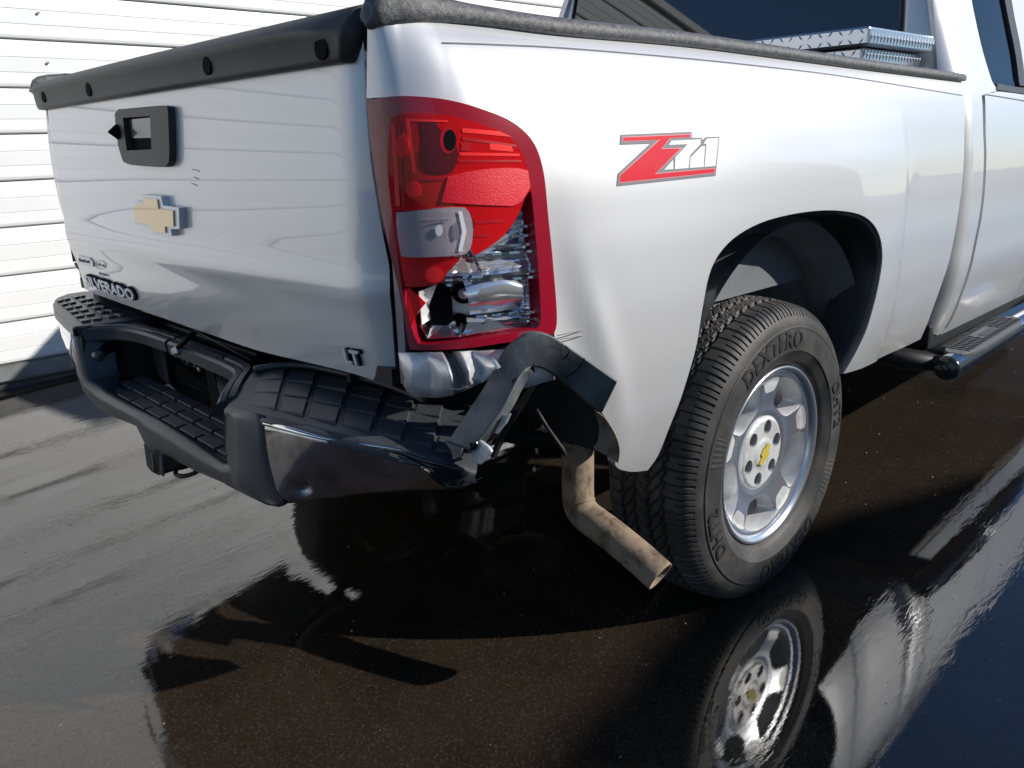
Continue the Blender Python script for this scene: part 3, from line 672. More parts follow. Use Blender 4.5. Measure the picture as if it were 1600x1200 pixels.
for pts in ([(825,302),(1172,286),(1172,342),(1045,478),(1028,628),(865,642),(870,500),(1015,345),(790,355)],[(1245,278),(1384,270),(1350,604),(1218,616),(1240,342),(1205,338)],[(735,650),(845,530),(848,640)],[(1180,372),(1225,365),(1208,616),(1042,628),(1052,500)]):
    dec('decal_digit',pts,M['decal_white'],.0014,dz)
# ------------------------------------------------------------------ wheelhouse (inner arch) and splash guard
def wheelhouse(s):
    """inner arch: a curved sheet round the tyre with a pressed rib at its front"""
    rows=[]
    A=np.radians(np.linspace(9,163,44))
    for k,a in enumerate(A):
        R_=.50-.004*math.cos(3*a)
        c=(.02,.43);r=[]
        for j,y in enumerate(np.linspace(.965,.60,14)):
            rr=R_-.035*float(smooth_step(.965,.90,y))-.0*y
            rr+=.018*math.exp(-((y-.80)/.03)**2)*(math.cos(a)>.1)-.012*math.exp(-((y-.73)/.02)**2)
            rr+=.05*float(smooth_step(.72,.60,y))*(-1)
            r.append(np.array([c[0]+rr*math.cos(a)*.97,s*y,c[1]+rr*1.09*math.sin(a) if math.sin(a)>0 else c[1]+rr*math.sin(a)]))
        rows.append(r)
    return loft('wheelhouse',rows,M['liner'],truck)
wheelhouse(-1);wheelhouse(1)
# dark lip hugging the front of the arch opening
lp=[(1310,329),(1350,338),(1372,362),(1379,400),(1372,450),(1352,520),(1318,584)]
uzl=np.array(cat([q[:2] for q in onside(lp)],8));X=S_side(uzl[:,0],uzl[:,1]);rows=[]
tt=np.linspace(0,1,len(X))
cc=np.array([0,0,.42]);dirn=cc-X;dirn[:,1]=0;dirn/=np.linalg.norm(dirn,axis=1)[:,None]
w_=.014+.012*np.sin(tt*math.pi*.8)
loft('arch_lip',[X+[0,.004,0],X+dirn*(w_*.4)[:,None]+[0,.006,0],X+dirn*w_[:,None]+[0,.03,0],X+dirn*(w_*1.1)[:,None]+[0,.12,0]],M['black'],truck)
# torn splash liner seen behind the corner of the bed, dark, with a sunlit rim painted on
sp=[(800,628),(840,606),(875,592),(905,607),(932,640),(950,665),(960,695),(956,712),(936,706),(906,697),(880,690),(850,664),(820,645)]
M['splash_black']=mat('black_liner',(.010,.010,.011),.6)
n=M['splash_black'].node_tree
def S_sp(u,z): return np.stack([-.66-.10*np.cos((u+.80)*5)+.05*(z-.7),u+0*z,z+0*u],-1)
gs=lambda p:(P(p[0],p[1],x=-.72)[1],P(p[0],p[1],x=-.72)[2])
sheet('splash_liner',outline(onside(sp,S_sp,gs),4),[],S_sp,.01,M['splash_black'],truck,nsign=-1,flange=.0)
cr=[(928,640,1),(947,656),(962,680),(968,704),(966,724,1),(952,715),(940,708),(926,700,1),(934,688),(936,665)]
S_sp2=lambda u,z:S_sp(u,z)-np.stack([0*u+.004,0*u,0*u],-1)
sheet('lit_crescent',outline(onside(cr,S_sp2,gs),4),[],S_sp2,.008,M['rust'],truck,nsign=-1,flange=.004)  # reflected sunlight on the liner, painted as a tan crescent
# ------------------------------------------------------------------ wheels
def wheel(cx,s,zc=.39,full=True,rot0=0):
    """s=-1 right side, +1 left side"""
    par=None
    yc=.85
    # rim barrel and lip (revolved) ; local frame: origin at hub, outward = s*y
    def rev(name,prof,mt,parent,seg=96,closed=False):
        rows=[[np.array([r*math.cos(a),s*(y-yc),r*math.sin(a)]) for y,r in prof] for a in np.linspace(0,2*math.pi,seg,endpoint=False)]
        V=[p for r in rows for p in r];n=len(prof);F=[]
        for i in range(seg):
            for j in range(n-1): F.append((i*n+j,i*n+j+1,((i+1)%seg)*n+j+1,((i+1)%seg)*n+j))
        o=mesh(name,V,F,mt,parent,True);recalc(o);return o
    W=rev('wheel',[(.938,.2115),(.950,.2125),(.958,.217),(.965,.226),(.967,.231),(.962,.234),(.955,.232),(.950,.222),(.90,.214),(.86,.200),(.75,.200),(.74,.224)],M['alloy'],None)
    W.parent=truck;W.location=(cx,s*yc,zc)
    rev('rim_barrel',[(.950,.2120),(.93,.207),(.90,.200),(.80,.190),(.76,.19)],M['alloy_in'],W,64)
    rev('barrel_depth',[(.80,.03),(.80,.185)],M['gapm'],W,48)
    rev('brake_disc',[(.845,.03),(.845,.165),(.83,.165),(.83,.03)],M['disc'],W,48)
    rev('hub_carrier',[(.90,.0001),(.90,.075),(.84,.085)],M['disc'],W,32)
    # spokes: plate with five windows, dished, machined face
    def Rf(a,r): return (r*math.cos(a),r*math.sin(a))
    holes=[];pock=[]
    for k in range(5):
        c=math.radians(52+72*k)
        def q(da,r): return Rf(c+math.radians(da),r)
        holes.append([q(-21,.201),q(-11,.2045),q(0,.2055),q(11,.2045),q(21,.201),q(24.5,.192),q(23.5,.165),q(21,.138),q(13,.124),q(0,.120),q(-13,.124),q(-21,.138),q(-23.5,.165),q(-24.5,.192)])
        c2=c+math.radians(36)
        pock.append([(c2,9.5,.162,.196)])
    circle=[Rf(a,.2135) for a in np.linspace(0,2*math.pi,120,endpoint=False)]
    inn=[Rf(a,.094) for a in np.linspace(0,2*math.pi,60,endpoint=False)]
    sg=-s
    def Sf(a,b):
        r=np.hypot(a,b);th=np.arctan2(b,a)
        y=.944-.010*smooth_step(.19,.115,r)-.004*smooth_step(.115,.094,r)+.008*smooth_step(.190,.212,r)
        for k in range(5):
            c2=math.radians(52+36+72*k);dth=np.abs((th-c2+math.pi)%(2*math.pi)-math.pi)
            inp=smooth_step(.175,.150,dth)*smooth_step(.164,.168,r)*smooth_step(.205,.201,r)
            y=y-.0*inp
        return np.stack([a,s*(y-yc),b+0*a],-1)
    hol=[[tuple(x) for x in cat(h,3,True)] for h in holes]
    if s>0: nsg=1
    pl=sheet('spokes',circle,[inn]+hol,Sf,.0045 if full else .012,M['alloy'],W,nsign=(-1 if s>0 else 1),flange=0)
    for k in range(5):
        c2=52+36+72*k;q=lambda da,r:Rf(math.radians(c2+da),r)
        pk_=[q(-9.5,.200),q(0,.2035),q(9.5,.200),q(10.5,.192),q(7.5,.168),q(0,.164),q(-7.5,.168),q(-10.5,.192)];pk_=[tuple(x) for x in cat(pk_,3,True)]
        Sp=lambda a,b:Sf(a,b)+np.stack([0*a,0*a+s*.0005,0*a],-1)
        sheet('spoke_pocket',pk_,[],Sp,.006,M['alloy_in'],W,nsign=(-1 if s>0 else 1),flange=0)
    # window side walls, flaring inwards
    for h in hol:
        h=np.array(h);c=h.mean(0);X=Sf(h[:,0],h[:,1])+[0,s*.0003,0];h2=c+(h-c)*.93;Y1=Sf(h2[:,0],h2[:,1])*[1,1,1]-[0,s*.006,0];h3=c+(h-c)*.86
        Y2=np.stack([h3[:,0],np.full(len(h3),s*(.895-yc)),h3[:,1]],-1)
        rows=[list(X)+[X[0]],list(Y1)+[Y1[0]],list(Y2)+[Y2[0]]];loft('spoke_wall',rows,M['alloy_in'],W)
    # centre cap with six lug holes
    cen=[Rf(a,.098) for a in np.linspace(0,2*math.pi,60,endpoint=False)];lh=[]
    for k in range(6):
        a=math.radians(16+60*k);c=Rf(a,.0695);lh.append([(c[0]+.0185*math.cos(t),c[1]+.0185*math.sin(t)) for t in np.linspace(0,2*math.pi,24,endpoint=False)])
    def Sc(a,b):
        r=np.hypot(a,b);y=.937-.006*smooth_step(.088,.098,r)+.004*smooth_step(.047,.03,r);return np.stack([a,s*(y-yc),b+0*a],-1)
    cap=sheet('centre_cap',cen,lh,Sc,.006,M['alloy_in'],W,nsign=(-1 if s>0 else 1),flange=.02)
    for k in range(6):
        a=math.radians(16+60*k);c=Rf(a,.0695)
        disc_prism('lug_nut',(c[0],s*(.912-yc),c[1]),(0,s,0),.0135,.020,M['black'],W,6,bev=.003,r2=.0115)
    disc_prism('lug_well',(0,s*(.906-yc),0),(0,s,0),.093,.006,M['gapm'],W,32)
    bw=[(-.030,-.009),(-.012,-.009),(-.010,-.017),(.012,-.017),(.010,-.009),(.030,-.009),(.026,.009),(.010,.009),(.012,.017),(-.010,.017),(-.012,.009),(-.034,.009)]
    t_=math.radians(52 if s<0 else -20)
    bw=[((x*math.cos(t_)-y*math.sin(t_))*1.0,(x*math.sin(t_)+y*math.cos(t_))*1.0) for x,y in bw]
    hull8('wheel_emblem',[np.array([x,s*(.940-yc),z]) for x,z in bw],[np.array([x,s*(.9445-yc),z]) for x,z in bw],mat('yellow_emblem',(.75,.56,.08),.3,.2,coat=.6) if 'yel' not in M else M['yel'],W)
    va=math.radians(-158);tube('valve_stem',[np.array([.196*math.cos(va),s*(.885-yc),.196*math.sin(va)]),np.array([.170*math.cos(va),s*(.925-yc),.170*math.sin(va)])],[.006,.0045],M['gapm'],W,10)
    # tyre with real tread grooves, shoulder slots and sidewall rings
    prof=[(.948,.2285),(.955,.234),(.966,.240),(.976,.252),(.983,.270),(.9855,.274),(.987,.290),(.9875,.305),(.987,.318),(.985,.330),(.9835,.334),(.982,.336),(.980,.345),(.976,.355),(.972,.362),(.967,.369),(.961,.3755),(.953,.381),(.944,.3855)]
    pp=[]
    for i in range(len(prof)-1):
        a,b=prof[i],prof[i+1];k=1 if i<8 else 2
        for j in range(k): pp.append((a[0]+(b[0]-a[0])*j/k,a[1]+(b[1]-a[1])*j/k))
    yy=np.arange(.944,.756,-.0032);crown=[(y,.3945-.009*((y-.85)/.094)**2-.0*y) for y in yy]
    tr=pp+crown+[(2*yc-a,b) for a,b in prof[::-1]]
    Na=900 if full else 120
    th=np.linspace(0,2*math.pi,Na,endpoint=False);Y=np.array([p[0] for p in tr]);Rr=np.array([p[1] for p in tr])
    TH,YY=np.meshgrid(th,Y,indexing='ij');RR=np.broadcast_to(Rr,TH.shape).copy();YO=YY.copy()
    if full:
        crownm=(RR>.380)&(np.abs(YY-.85)<.094)
        g=np.zeros_like(RR)
        for y0,wd in ((.85+.058,.0038),(.85+.020,.0045),(.85-.020,.0045),(.85-.058,.0038)):
            wob=.0022*np.sign(np.sin(TH*72))
            g=np.maximum(g,(np.abs(YY-y0-wob)<wd)*.0085)
        def slots(ph,wid,lo,hi,slope):
            f=((TH+ph+(YY-.85)*slope)*36/math.pi)%1;f=np.minimum(f,1-f);return (f<wid)&(YY>lo)&(YY<hi)
        g=np.maximum(g,slots(0,.09,.85-.054,.85-.024,3.)*.006);g=np.maximum(g,slots(.03,.07,.85-.016,.85+.016,-3.)*.006);g=np.maximum(g,slots(.01,.09,.85+.024,.85+.054,3.)*.006)
        g=np.maximum(g,slots(.02,.08,.70,.85-.066,0)*.005)
        RR=RR-g*crownm
        # outer shoulder slots reach down on to the sidewall, long and short in turn
        f1=(TH*36/math.pi)%1;f1=np.minimum(f1,1-f1);f2=(TH*36/math.pi+.5)%1;f2=np.minimum(f2,1-f2)
        out=(YY>.85)
        taper=np.clip((RR-.345)/.035,0,1)
        sh=((f1<.055)&out&(RR>.359)&((YY>.915)))|((f2<.05)&out&(RR>.359)&(YY>.940))
        RR=RR-sh*.0042*(taper>.0);YO=YO-sh*.0030
        # fine radial ribbing on the rim side and mid wall
        ring=(RR<.262)&(RR>.243)&out;YO=YO+ring*.0
        for r0 in (.2735,.3335): YO=YO+(np.abs(RR-r0)<.0016)*out*.0014
        fr=(TH*180/math.pi)%1
        for a0,a1 in ((-.62,-.30),(2.72,2.95)):
            tt=(TH+math.pi)%(2*math.pi)-math.pi;YO=YO+((tt>a0)&(tt<a1)&(RR>.285)&(RR<.325)&out&(((TH*24)%1)<.5))*.0010
    V=np.stack([RR*np.cos(TH),s*(YO-yc),RR*np.sin(TH)],-1).reshape(-1,3)
    n=len(tr);I,J=np.meshgrid(np.arange(Na),np.arange(n-1),indexing='ij');I=I.ravel();J=J.ravel();I2=(I+1)%Na
    F=np.stack([I*n+J,I2*n+J,I2*n+J+1,I*n+J+1],-1)
    if s<0: F=F[:,::-1]
    me=D.meshes.new('tyre');me.from_pydata([],[],[]) ;me.vertices.add(len(V));me.vertices.foreach_set('co',V.ravel());me.loops.add(len(F)*4);me.loops.foreach_set('vertex_index',F.ravel().astype('i'));me.polygons.add(len(F));me.polygons.foreach_set('loop_start',np.arange(len(F),dtype='i')*4);me.update(calc_edges=True);me.polygons.foreach_set('use_smooth',[True]*len(F));me.validate()
    ty=D.objects.new('tyre',me);setp(ty,M['rubber'],W);ty.location=(0,0,.001)
    es=ty.modifiers.new('e','EDGE_SPLIT');es.split_angle=math.radians(40)
    if full:
        def arc(body,deg,r,size,name='tyre_lettering',sx=1.0,bold=.0012):
            a0=math.radians(deg)
            def yat(r_): return np.interp(r_,[.270,.274,.290,.305,.318,.330],[.9832,.9857,.987,.9875,.987,.985])
            def fn(x,y,z):
                a=a0-x*sx/r if True else 0
                rr=r+y;return ((rr)*math.cos(a),s*(yat(rr)-yc+.0012+z),(rr)*math.sin(a))
            for k in (0,):
                text_mesh(body,size,.0014,fn,name,M['letters'],W,bold=bold,spacing=1.05)
        arc('DEXTERO',103,.304,.060,sx=1.0);arc('DHT2',14,.304,.054)
        arc('DEXTERO',-76,.304,.060,sx=1.0);arc('DHT2',-159,.304,.054)
    return W
w1=wheel(0,-1,.392)
wheel(0,1,.39,False)
wheel(3.645,-1,.39+.10,False);wheel(3.645,1,.39+.10,False)
# ------------------------------------------------------------------ rear bumper
bp=empty('rear_bumper',(0,0,0));bp.parent=truck
def X_(pts): return [P(a,b,x=c) for a,b,c in pts]
def Z_(pts): return [P(a,b,z=c) for a,b,c in pts]
def poly(name,pts,mt,parent,thick=.01,bev=.002,off=-1):
    o=mesh(name,pts,[tuple(range(len(pts)))],mt,parent);b=bmesh.new();b.from_mesh(o.data);bmesh.ops.triangulate(b,faces=b.faces);b.to_mesh(o.data);b.free()
    s=o.modifiers.new('s','SOLIDIFY');s.thickness=thick;s.offset=off
    return mods(o,0)
def slab(name,top,depth,mt,parent,bev=.004,dirn=(0,0,-1)):
    d=np.array(dirn,float)*depth;return hull8(name,top,[t+d for t in top],mt,parent,bev)
def bil(q,u,v):
    a,b,c,d=[np.array(t) for t in q];return (a*(1-u)+b*u)*(1-v)+(d*(1-u)+c*u)*v
def tiles(name,quad,nu,nv,gu,gv,h,mt,parent,up=(0,0,1),slope=.6,skip=()):
    V=[];F=[];up=np.array(up,float)
    for i in range(nu):
        for j in range(nv):
            if (i,j) in skip: continue
            u0,u1=(i+gu)/nu,(i+1-gu)/nu;v0,v1=(j+gv)/nv,(j+1-gv)/nv;b=len(V)
            base=[bil(quad,u0,v0),bil(quad,u1,v0),bil(quad,u1,v1),bil(quad,u0,v1)]
            c=sum(base)/4;top=[c+(q-c)*.93+up*h*(1 if k in (0,3) else slope) for k,q in enumerate(base)]
            V+=[q-up*.002 for q in base]+top;F+=[(b+4,b+5,b+6,b+7)]+[(b+k,b+(k+1)%4,b+4+(k+1)%4,b+4+k) for k in range(4)]
    o=mesh(name,V,F,mt,parent);recalc(o);return mods(o,.0012,1)
zt=.745
# left step pad
LP=Z_([(131,455,zt),(104,459,zt),(88,465,zt),(82,474,zt),(84,486,zt),(98,500,zt),(113,513,zt)])+[np.array([-1.185,.40,zt]),np.array([-1.16,.385,zt]),np.array([-1.07,.37,zt]),np.array([-1.00,.37,zt]),np.array([-.97,.60,zt]),np.array([-.95,.97,zt])]
lpad=slab('step_pad',LP,.026,M['pad'],bp,.006)
tiles('tread_blocks',[np.array([-1.165,.43,zt]),np.array([-1.10,.90,zt]),np.array([-1.055,.93,zt]),np.array([-1.105,.43,zt])],6,2,.05,.10,.006,M['pad'],lpad,slope=.1)
tiles('tread_blocks',[np.array([-1.095,.43,zt]),np.array([-1.045,.93,zt]),np.array([-1.01,.95,zt]),np.array([-1.035,.43,zt])],6,2,.05,.10,.006,M['pad'],lpad,slope=.1)
# left painted/chrome end below the pad
rows=[]
for x,y in ((-1.186,.455),(-1.178,.52),(-1.16,.62),(-1.13,.76),(-1.095,.88),(-1.05,.955),(-.98,.985),(-.86,.99)):
    z0=ground(x,y)
    rows.append([np.array([x+.008,y-.006,zt-.022]),np.array([x-.002,y,.70]),np.array([x,y,.65]),np.array([x+.012,y-.008,.585]),np.array([x+.035,y-.02,.545])])
loft('chrome_end',rows,M['chrome'],bp,solid=.003)
# centre valance: black moulding with the rolled step lip
xs_=-1.2
low=[(112,513,-1.188),(116,548,-1.192),(120,583,-1.2),(130,612,-1.2),(149,635,-1.2),(180,653,-1.2),(200,661,-1.2),(213,667,-1.2),(224,692,-1.2),(234,700,-1.2),(261,713,-1.2),(299,734,-1.2),(359,760,-1.2),(400,781,-1.2)]
up=[(124,519,-1.180),(128,545,-1.186),(133,583,-1.196),(137,596,-1.2),(161,613,-1.2),(185,627,-1.2),(203,637,-1.2),(222,647,-1.2),(242,658,-1.2),(262,671,-1.2),(290,689,-1.2),(315,706,-1.2),(345,726,-1.2),(358,722,-1.2)]
L=X_(low);Uu=X_(up);rows=[]
for k,(a,b) in enumerate(zip(L,Uu)):
    t=k/13;roll=np.array([.016,0,.0]) if k>2 else np.array([.012,-.010,0])
    dn=np.array([.0,0,-.028]) if k>3 else np.array([.05,0,0])
    rows.append([b+roll*2.0+dn,b+roll*1.2+(np.array([0,0,-.004]) if k>3 else 0),b+roll*.45,b-(b-a)*.10+np.array([-.004,0,0]),b+(a-b)*.35+np.array([-.008,0,0]),b+(a-b)*.8+np.array([-.004,0,0]),a+np.array([.002,0,0]),a+np.array([.07,0,.012])])
loft('valance',rows,M['pad'],bp,bev=0)
# lower step tread behind the lip
ST=[np.array([-1.178,.335,.585]),np.array([-1.178,-.455,.580]),np.array([-1.055,-.455,.590]),np.array([-1.055,.335,.596])]
stp=slab('lower_step',ST,.014,M['pad'],bp,.002)
tiles('tread_blocks',[ST[0]+[0,-.02,.001],ST[1]+[0,.01,.001],ST[2]+[-.01,.01,.001],ST[3]+[-.01,-.02,.001]],8,3,.04,.17,.009,M['pad'],stp,slope=.9)
# walls of the number plate recess
poly('recess_wall',[np.array([-1.182,.385,.742]),np.array([-1.192,.372,.60]),np.array([-1.02,.372,.585]),np.array([-.99,.38,.742])],M['black'],bp,.006)
RW=X_([(352,640,-1.2),(382,592,-1.105),(374,598,-1.09),(352,722,-1.2)])
# lip bar across the top of the recess, two ridges
def bar(name,line,sec,mt,parent):
    line=[np.array(p,float) for p in line]
    rows=[]
    for p in line:
        rows.append([np.array(p)+np.array([a,0,b]) for a,b in sec])
    o=loft(name,rows,mt,parent,closed=True,caps=True);e_=o.modifiers.new('e','EDGE_SPLIT');e_.split_angle=math.radians(32);return o
l1=cat([(-1.180,.388,.738),(-1.155,.37,.738),(-1.11,.33,.737),(-1.085,.25,.737),(-1.079,.10,.738),(-1.079,.075,.738)],5);l2=cat([(-1.079,.060,.737),(-1.079,-.15,.735),(-1.082,-.26,.734),(-1.095,-.325,.734),(-1.13,-.375,.734),(-1.172,-.43,.730),(-1.198,-.465,.722)],5)
sec=[(-.004,-.030),(-.006,-.004),(0,.001),(.012,.001),(.015,-.004),(.018,.004),(.034,.006),(.038,-.01),(.03,-.030)]
bar('lip_bar',l1,sec,M['pad'],bp);bar('lip_bar',l2,sec,M['pad'],bp)
# steel face bar and dark trough between bar and tailgate
poly('trough',[np.array([-1.03,.40,.715]),np.array([-1.03,-.36,.712]),np.array([-.93,-.75,.705]),np.array([-.93,.95,.72])],M['gapm'],bp,.01)
tube('trough_edge',[P(222,486,z=.742),P(262,499,z=.742),P(300,513,z=.742),P(336,533,z=.74),P(392,563,z=.738)],.0025,M['pad'],bp,6)
# recess contents: plate brackets, lamp, harness, hitch
rv=[np.array([-1.045,.36,.74]),np.array([-1.045,-.20,.74]),np.array([-1.045,-.20,.705]),np.array([-1.045,.36,.705])]
poly('crossmember',rv,M['dark'],bp,.02)
poly('recess_back',[np.array([-.99,.36,.72]),np.array([-.99,.13,.72]),np.array([-.99,.17,.60]),np.array([-.99,.36,.60])],M['dark'],bp,.01)
poly('recess_back',X_([(238,520,-1.03),(252,514,-1.03),(262,560,-1.03),(268,600,-1.04),(252,588,-1.04),(243,560,-1.03)]),M['black'],bp,.006)
poly('plate_bracket',X_([(320,560,-1.06),(330,558,-1.06),(347,628,-1.075),(346,672,-1.085),(338,660,-1.085)]),M['gapm'],bp,.004)
poly('plate_bracket',X_([(331,590,-1.065),(350,598,-1.06),(357,618,-1.06),(343,640,-1.07),(337,640,-1.07)]),M['black'],bp,.006)
tube('bracket_edge',X_([(331,591,-1.068),(351,599,-1.063)]),.0022,M['cap'],bp,6)
slab('recess_end',X_([(333,569,-1.05),(374,588,-1.05),(372,600,-1.06),(352,640,-1.12),(349,640,-1.12),(338,600,-1.06)]),.004,M['black'],bp,.001,(1,0,0))
lmp=X_([(148,545,-1.0)]);q=P(163,552,y=.372)
lh=disc_prism('step_lamp_housing',q+np.array([-.004,-.0,0])+np.array([.018,0,0]),(0,-1,0),.030,.014,M['gapm'],bp,20,bev=.004)
disc_prism('step_lamp',q+np.array([-.018,-.004,0]),(0,-1,0),.019,.022,mat('smoked_lamp',(.07,.065,.06),.3,coat=.8),lh,20,bev=.006,r2=.012)
c=P(276,548,x=-1.085);pls=box('plug',c,(.016,.034,.018),M['steel'],bp,.003,(math.radians(-18),'X'))
tube('harness',cat([c+[0,-.012,.01],P(288,535,x=-1.085),P(296,525,x=-1.083),P(304,520,x=-1.06)],5),.006,M['gapm'],bp,8)
tube('harness',cat([P(250,520,x=-1.05),P(262,545,x=-1.05),P(285,560,x=-1.05),P(300,572,x=-1.05),P(320,575,x=-1.05)],5),.004,M['gapm'],bp,8)
for k in range(7):
    q=P(258+k*9+random.uniform(-2,2),548+k*5.2+random.uniform(-3,3),x=-1.052);box('clip',q,(.005,.012,.008),M['steel'] if k in(6,) else M['dark'],bp,.001,(random.uniform(-.6,.6),'X'))
tube('safety_wire',cat([P(295,600,x=-1.06),P(320,612,x=-1.06),P(335,626,x=-1.06),P(345,650,x=-1.07)],5),.004,M['gapm'],bp,8)
poly('torn_liner',X_([(262,575,-1.02),(285,570,-1.02),(330,605,-1.02),(348,650,-1.02),(330,640,-1.02),(318,632,-1.02),(300,622,-1.02),(280,612,-1.02),(268,600,-1.02)]),M['gapm'],bp,.004)
box('inner_valance',(-1.02,.60,.635),(.02,.46,.17),M['dark'],bp)
box('inner_valance',(-1.05,.58,.560),(.12,.44,.02),M['dark'],bp)
box('impact_beam',(-.965,.32,.655),(.03,1.02,.15),M['dark'],bp,.008)
# hitch receiver and safety chain loop below
hr=X_([(224,693,-1.19),(229,728,-1.19),(236,737,-1.19),(247,743,-1.19),(255,741,-1.19),(257,734,-1.19),(255,706,-1.19),(236,700,-1.19)])
hull8('hitch_receiver',hr,[p+np.array([.22,0,0]) for p in hr],M['dark'],bp,.002)
for a in ((239,708),(252,713)): 
    p0=P(a[0],a[1],x=-1.196);tube('receiver_rib',[p0,P(a[0]+3,a[1]+30,x=-1.194)],.0035,M['cap'],bp,6)
slab('hitch_arm',X_([(258,712,-1.15),(285,726,-1.15),(282,735,-1.15),(258,738,-1.15)]),.10,M['gapm'],bp,.004,(1,0,0))
tube('chain_loop',cat(X_([(282,727,-1.13),(276,733,-1.14),(275,741,-1.14),(286,744,-1.14),(302,740,-1.13),(312,733,-1.12)]),5),.0055,M['dark'],bp,8)
# right part: corner column, pad, face, torn end
col=X_([(352,640,-1.2),(352,650,-1.2),(353,700,-1.2),(356,722,-1.2),(350,745,-1.203),(352,757,-1.2),(385,774,-1.2),(415,787,-1.2),(441,791,-1.195)])
cor=X_([(400,645,-1.2),(401,658,-1.205),(402,700,-1.208),(404,722,-1.210),(406,745,-1.21),(410,760,-1.207),(416,775,-1.204),(426,787,-1.2),(441,791,-1.195)])
cor2=X_([(413,650,-1.196),(411,661,-1.198),(416,700,-1.2),(420,722,-1.2),(425,745,-1.2),(430,760,-1.2),(436,773,-1.198),(441,783,-1.196),(446,789,-1.193)])
loft('corner_column',[ [a*1.0 for a in col],[a*.5+b*.5+np.array([-.006,0,0]) for a,b in zip(col,cor)],cor,[a*.5+b*.5+np.array([-.001,0,0]) for a,b in zip(cor,cor2)],cor2],M['pad'],bp,solid=.004)
poly('column_return',X_([(352,640,-1.2),(353,700,-1.2),(356,722,-1.2)])+[np.array([-1.05,-.475,.585]),np.array([-1.05,-.42,.72])],M['black'],bp,.004)
# pad top with a falling, buckled outer end
padA=[P(398,577,z=.745),P(352,636,x=-1.2),P(352,641,x=-1.203)]
back=[P(398,577,z=.742),P(430,571,z=.742),P(470,570,z=.740),P(520,581,z=.738),P(570,595,z=.736),P(622,610,z=.732),P(660,624,z=.728),P(704,632,z=.722),P(740,636,z=.716),P(756,640,z=.712)]
front=[P(352,638,x=-1.2),P(410,652,x=-1.198),P(445,662,x=-1.19),P(490,673,x=-1.175),P(540,684,x=-1.155),P(590,696,x=-1.13),P(635,706,x=-1.11),P(680,718,x=-1.085),P(715,729,x=-1.06),P(745,737,x=-1.035)]
rows=[]
for k,(a,b) in enumerate(zip(back,front)):
    r=[a+np.array([.05,0,-.02]),a+np.array([.0,0,-.004]),a*1.0]
    for t in (.2,.4,.6,.8,.93): r.append(a*(1-t)+b*t+np.array([0,0,.004*math.sin(k*1.9+t*5)*smooth_step(4,9,k)]))
    r+=[b+np.array([-.001,0,-.001]),b+np.array([-.004,0,-.008]),b+np.array([-.001,0,-.020])]
    rows.append(r)
rpad=loft('right_step_pad',rows,M['pad'],bp)
def padq(u0,u1,v0,v1):
    def at(u,v):
        k=u*9;i=min(int(k),8);f=k-i;a=back[i]*(1-f)+back[i+1]*f;b=front[i]*(1-f)+front[i+1]*f;return a*(1-v)+b*v
    return [at(u0,v0),at(u1,v0),at(u1,v1),at(u0,v1)]
V=[];F=[]
for i in range(7):
    for j in range(3):
        q=padq(.06+i*.118,.06+(i+1)*.118-.012,.10+j*.26,.10+(j+1)*.26-.03);b=len(V);c=sum(q)/4
        V+=[p-np.array([0,0,.002]) for p in q]+[c+(p-c)*.95+np.array([0,0,.0065 if k in (1,2) else .0015]) for k,p in enumerate(q)]
        F+=[(b+4,b+5,b+6,b+7)]+[(b+k,b+(k+1)%4,b+4+(k+1)%4,b+4+k) for k in range(4)]
o=mesh('tread_blocks',V,F,M['pad'],rpad);recalc(o);mods(o,.0012,1)
# rear lip of the pad against the tailgate
tube('pad_rear_lip',cat([P(398,577,z=.746),P(415,574,z=.750),P(450,570,z=.753),P(490,573,z=.752),P(540,584,z=.749),P(590,597,z=.745),P(632,612,z=.738),P(664,627,z=.732)],5),[.003]*5+[.008]*36 if False else .007,M['pad'],bp,8)
# chrome face bar of the right side, scuffed, dented, curling under at its end
top=[(411,661,-1.199),(440,668,-1.195),(480,679,-1.182),(525,690,-1.163),(570,694,-1.142),(620,702,-1.118),(660,714,-1.097),(690,726,-1.075),(715,741,-1.055),(735,752,-1.035)]
bot=[(441,787,-1.194),(470,785,-1.188),(500,780,-1.178),(550,775,-1.155),(590,771,-1.135),(630,768,-1.115),(660,767,-1.098),(690,765,-1.075),(712,764,-1.055),(733,758,-1.035)]
tp=X_(top);bt=X_([(a,b,c+.035*min(1,i_/3)) for i_,(a,b,c) in enumerate(bot)]);rows=[]
fine=lambda L:cat(L,6)
tp=fine(tp);bt=fine(bt);nT=len(tp)
for k,(a,b) in enumerate(zip(tp,bt)):
    r=[]
    for t in np.linspace(0,1,15):
        q=a*(1-t)+b*t;bulge=.007*math.sin(t*math.pi)**.8*(1-.5*k/nT)
        dent=.016*math.exp(-((k-8)/2.2)**2-((t-.80)/.075)**2)+.010*math.exp(-((k-44)/3.5)**2-((t-.85)/.12)**2)+.006*math.exp(-((k-28)/8)**2-((t-.3)/.2)**2)
        r.append(q+np.array([-bulge+dent,-.3*bulge,0]))
    r.append(b+np.array([.03,0,.004]));rows.append(r)
loft('face_bar',rows,M['chrome_dark'],bp,solid=.002)
# bright edge of the bar exposed under the pad
tube('bright_edge',X_([(413,662,-1.212),(440,668,-1.212),(470,676,-1.203),(500,684,-1.19),(522,688,-1.178)]),[.0035,.0045,.004,.003,.001],M['chrome'],bp,8)
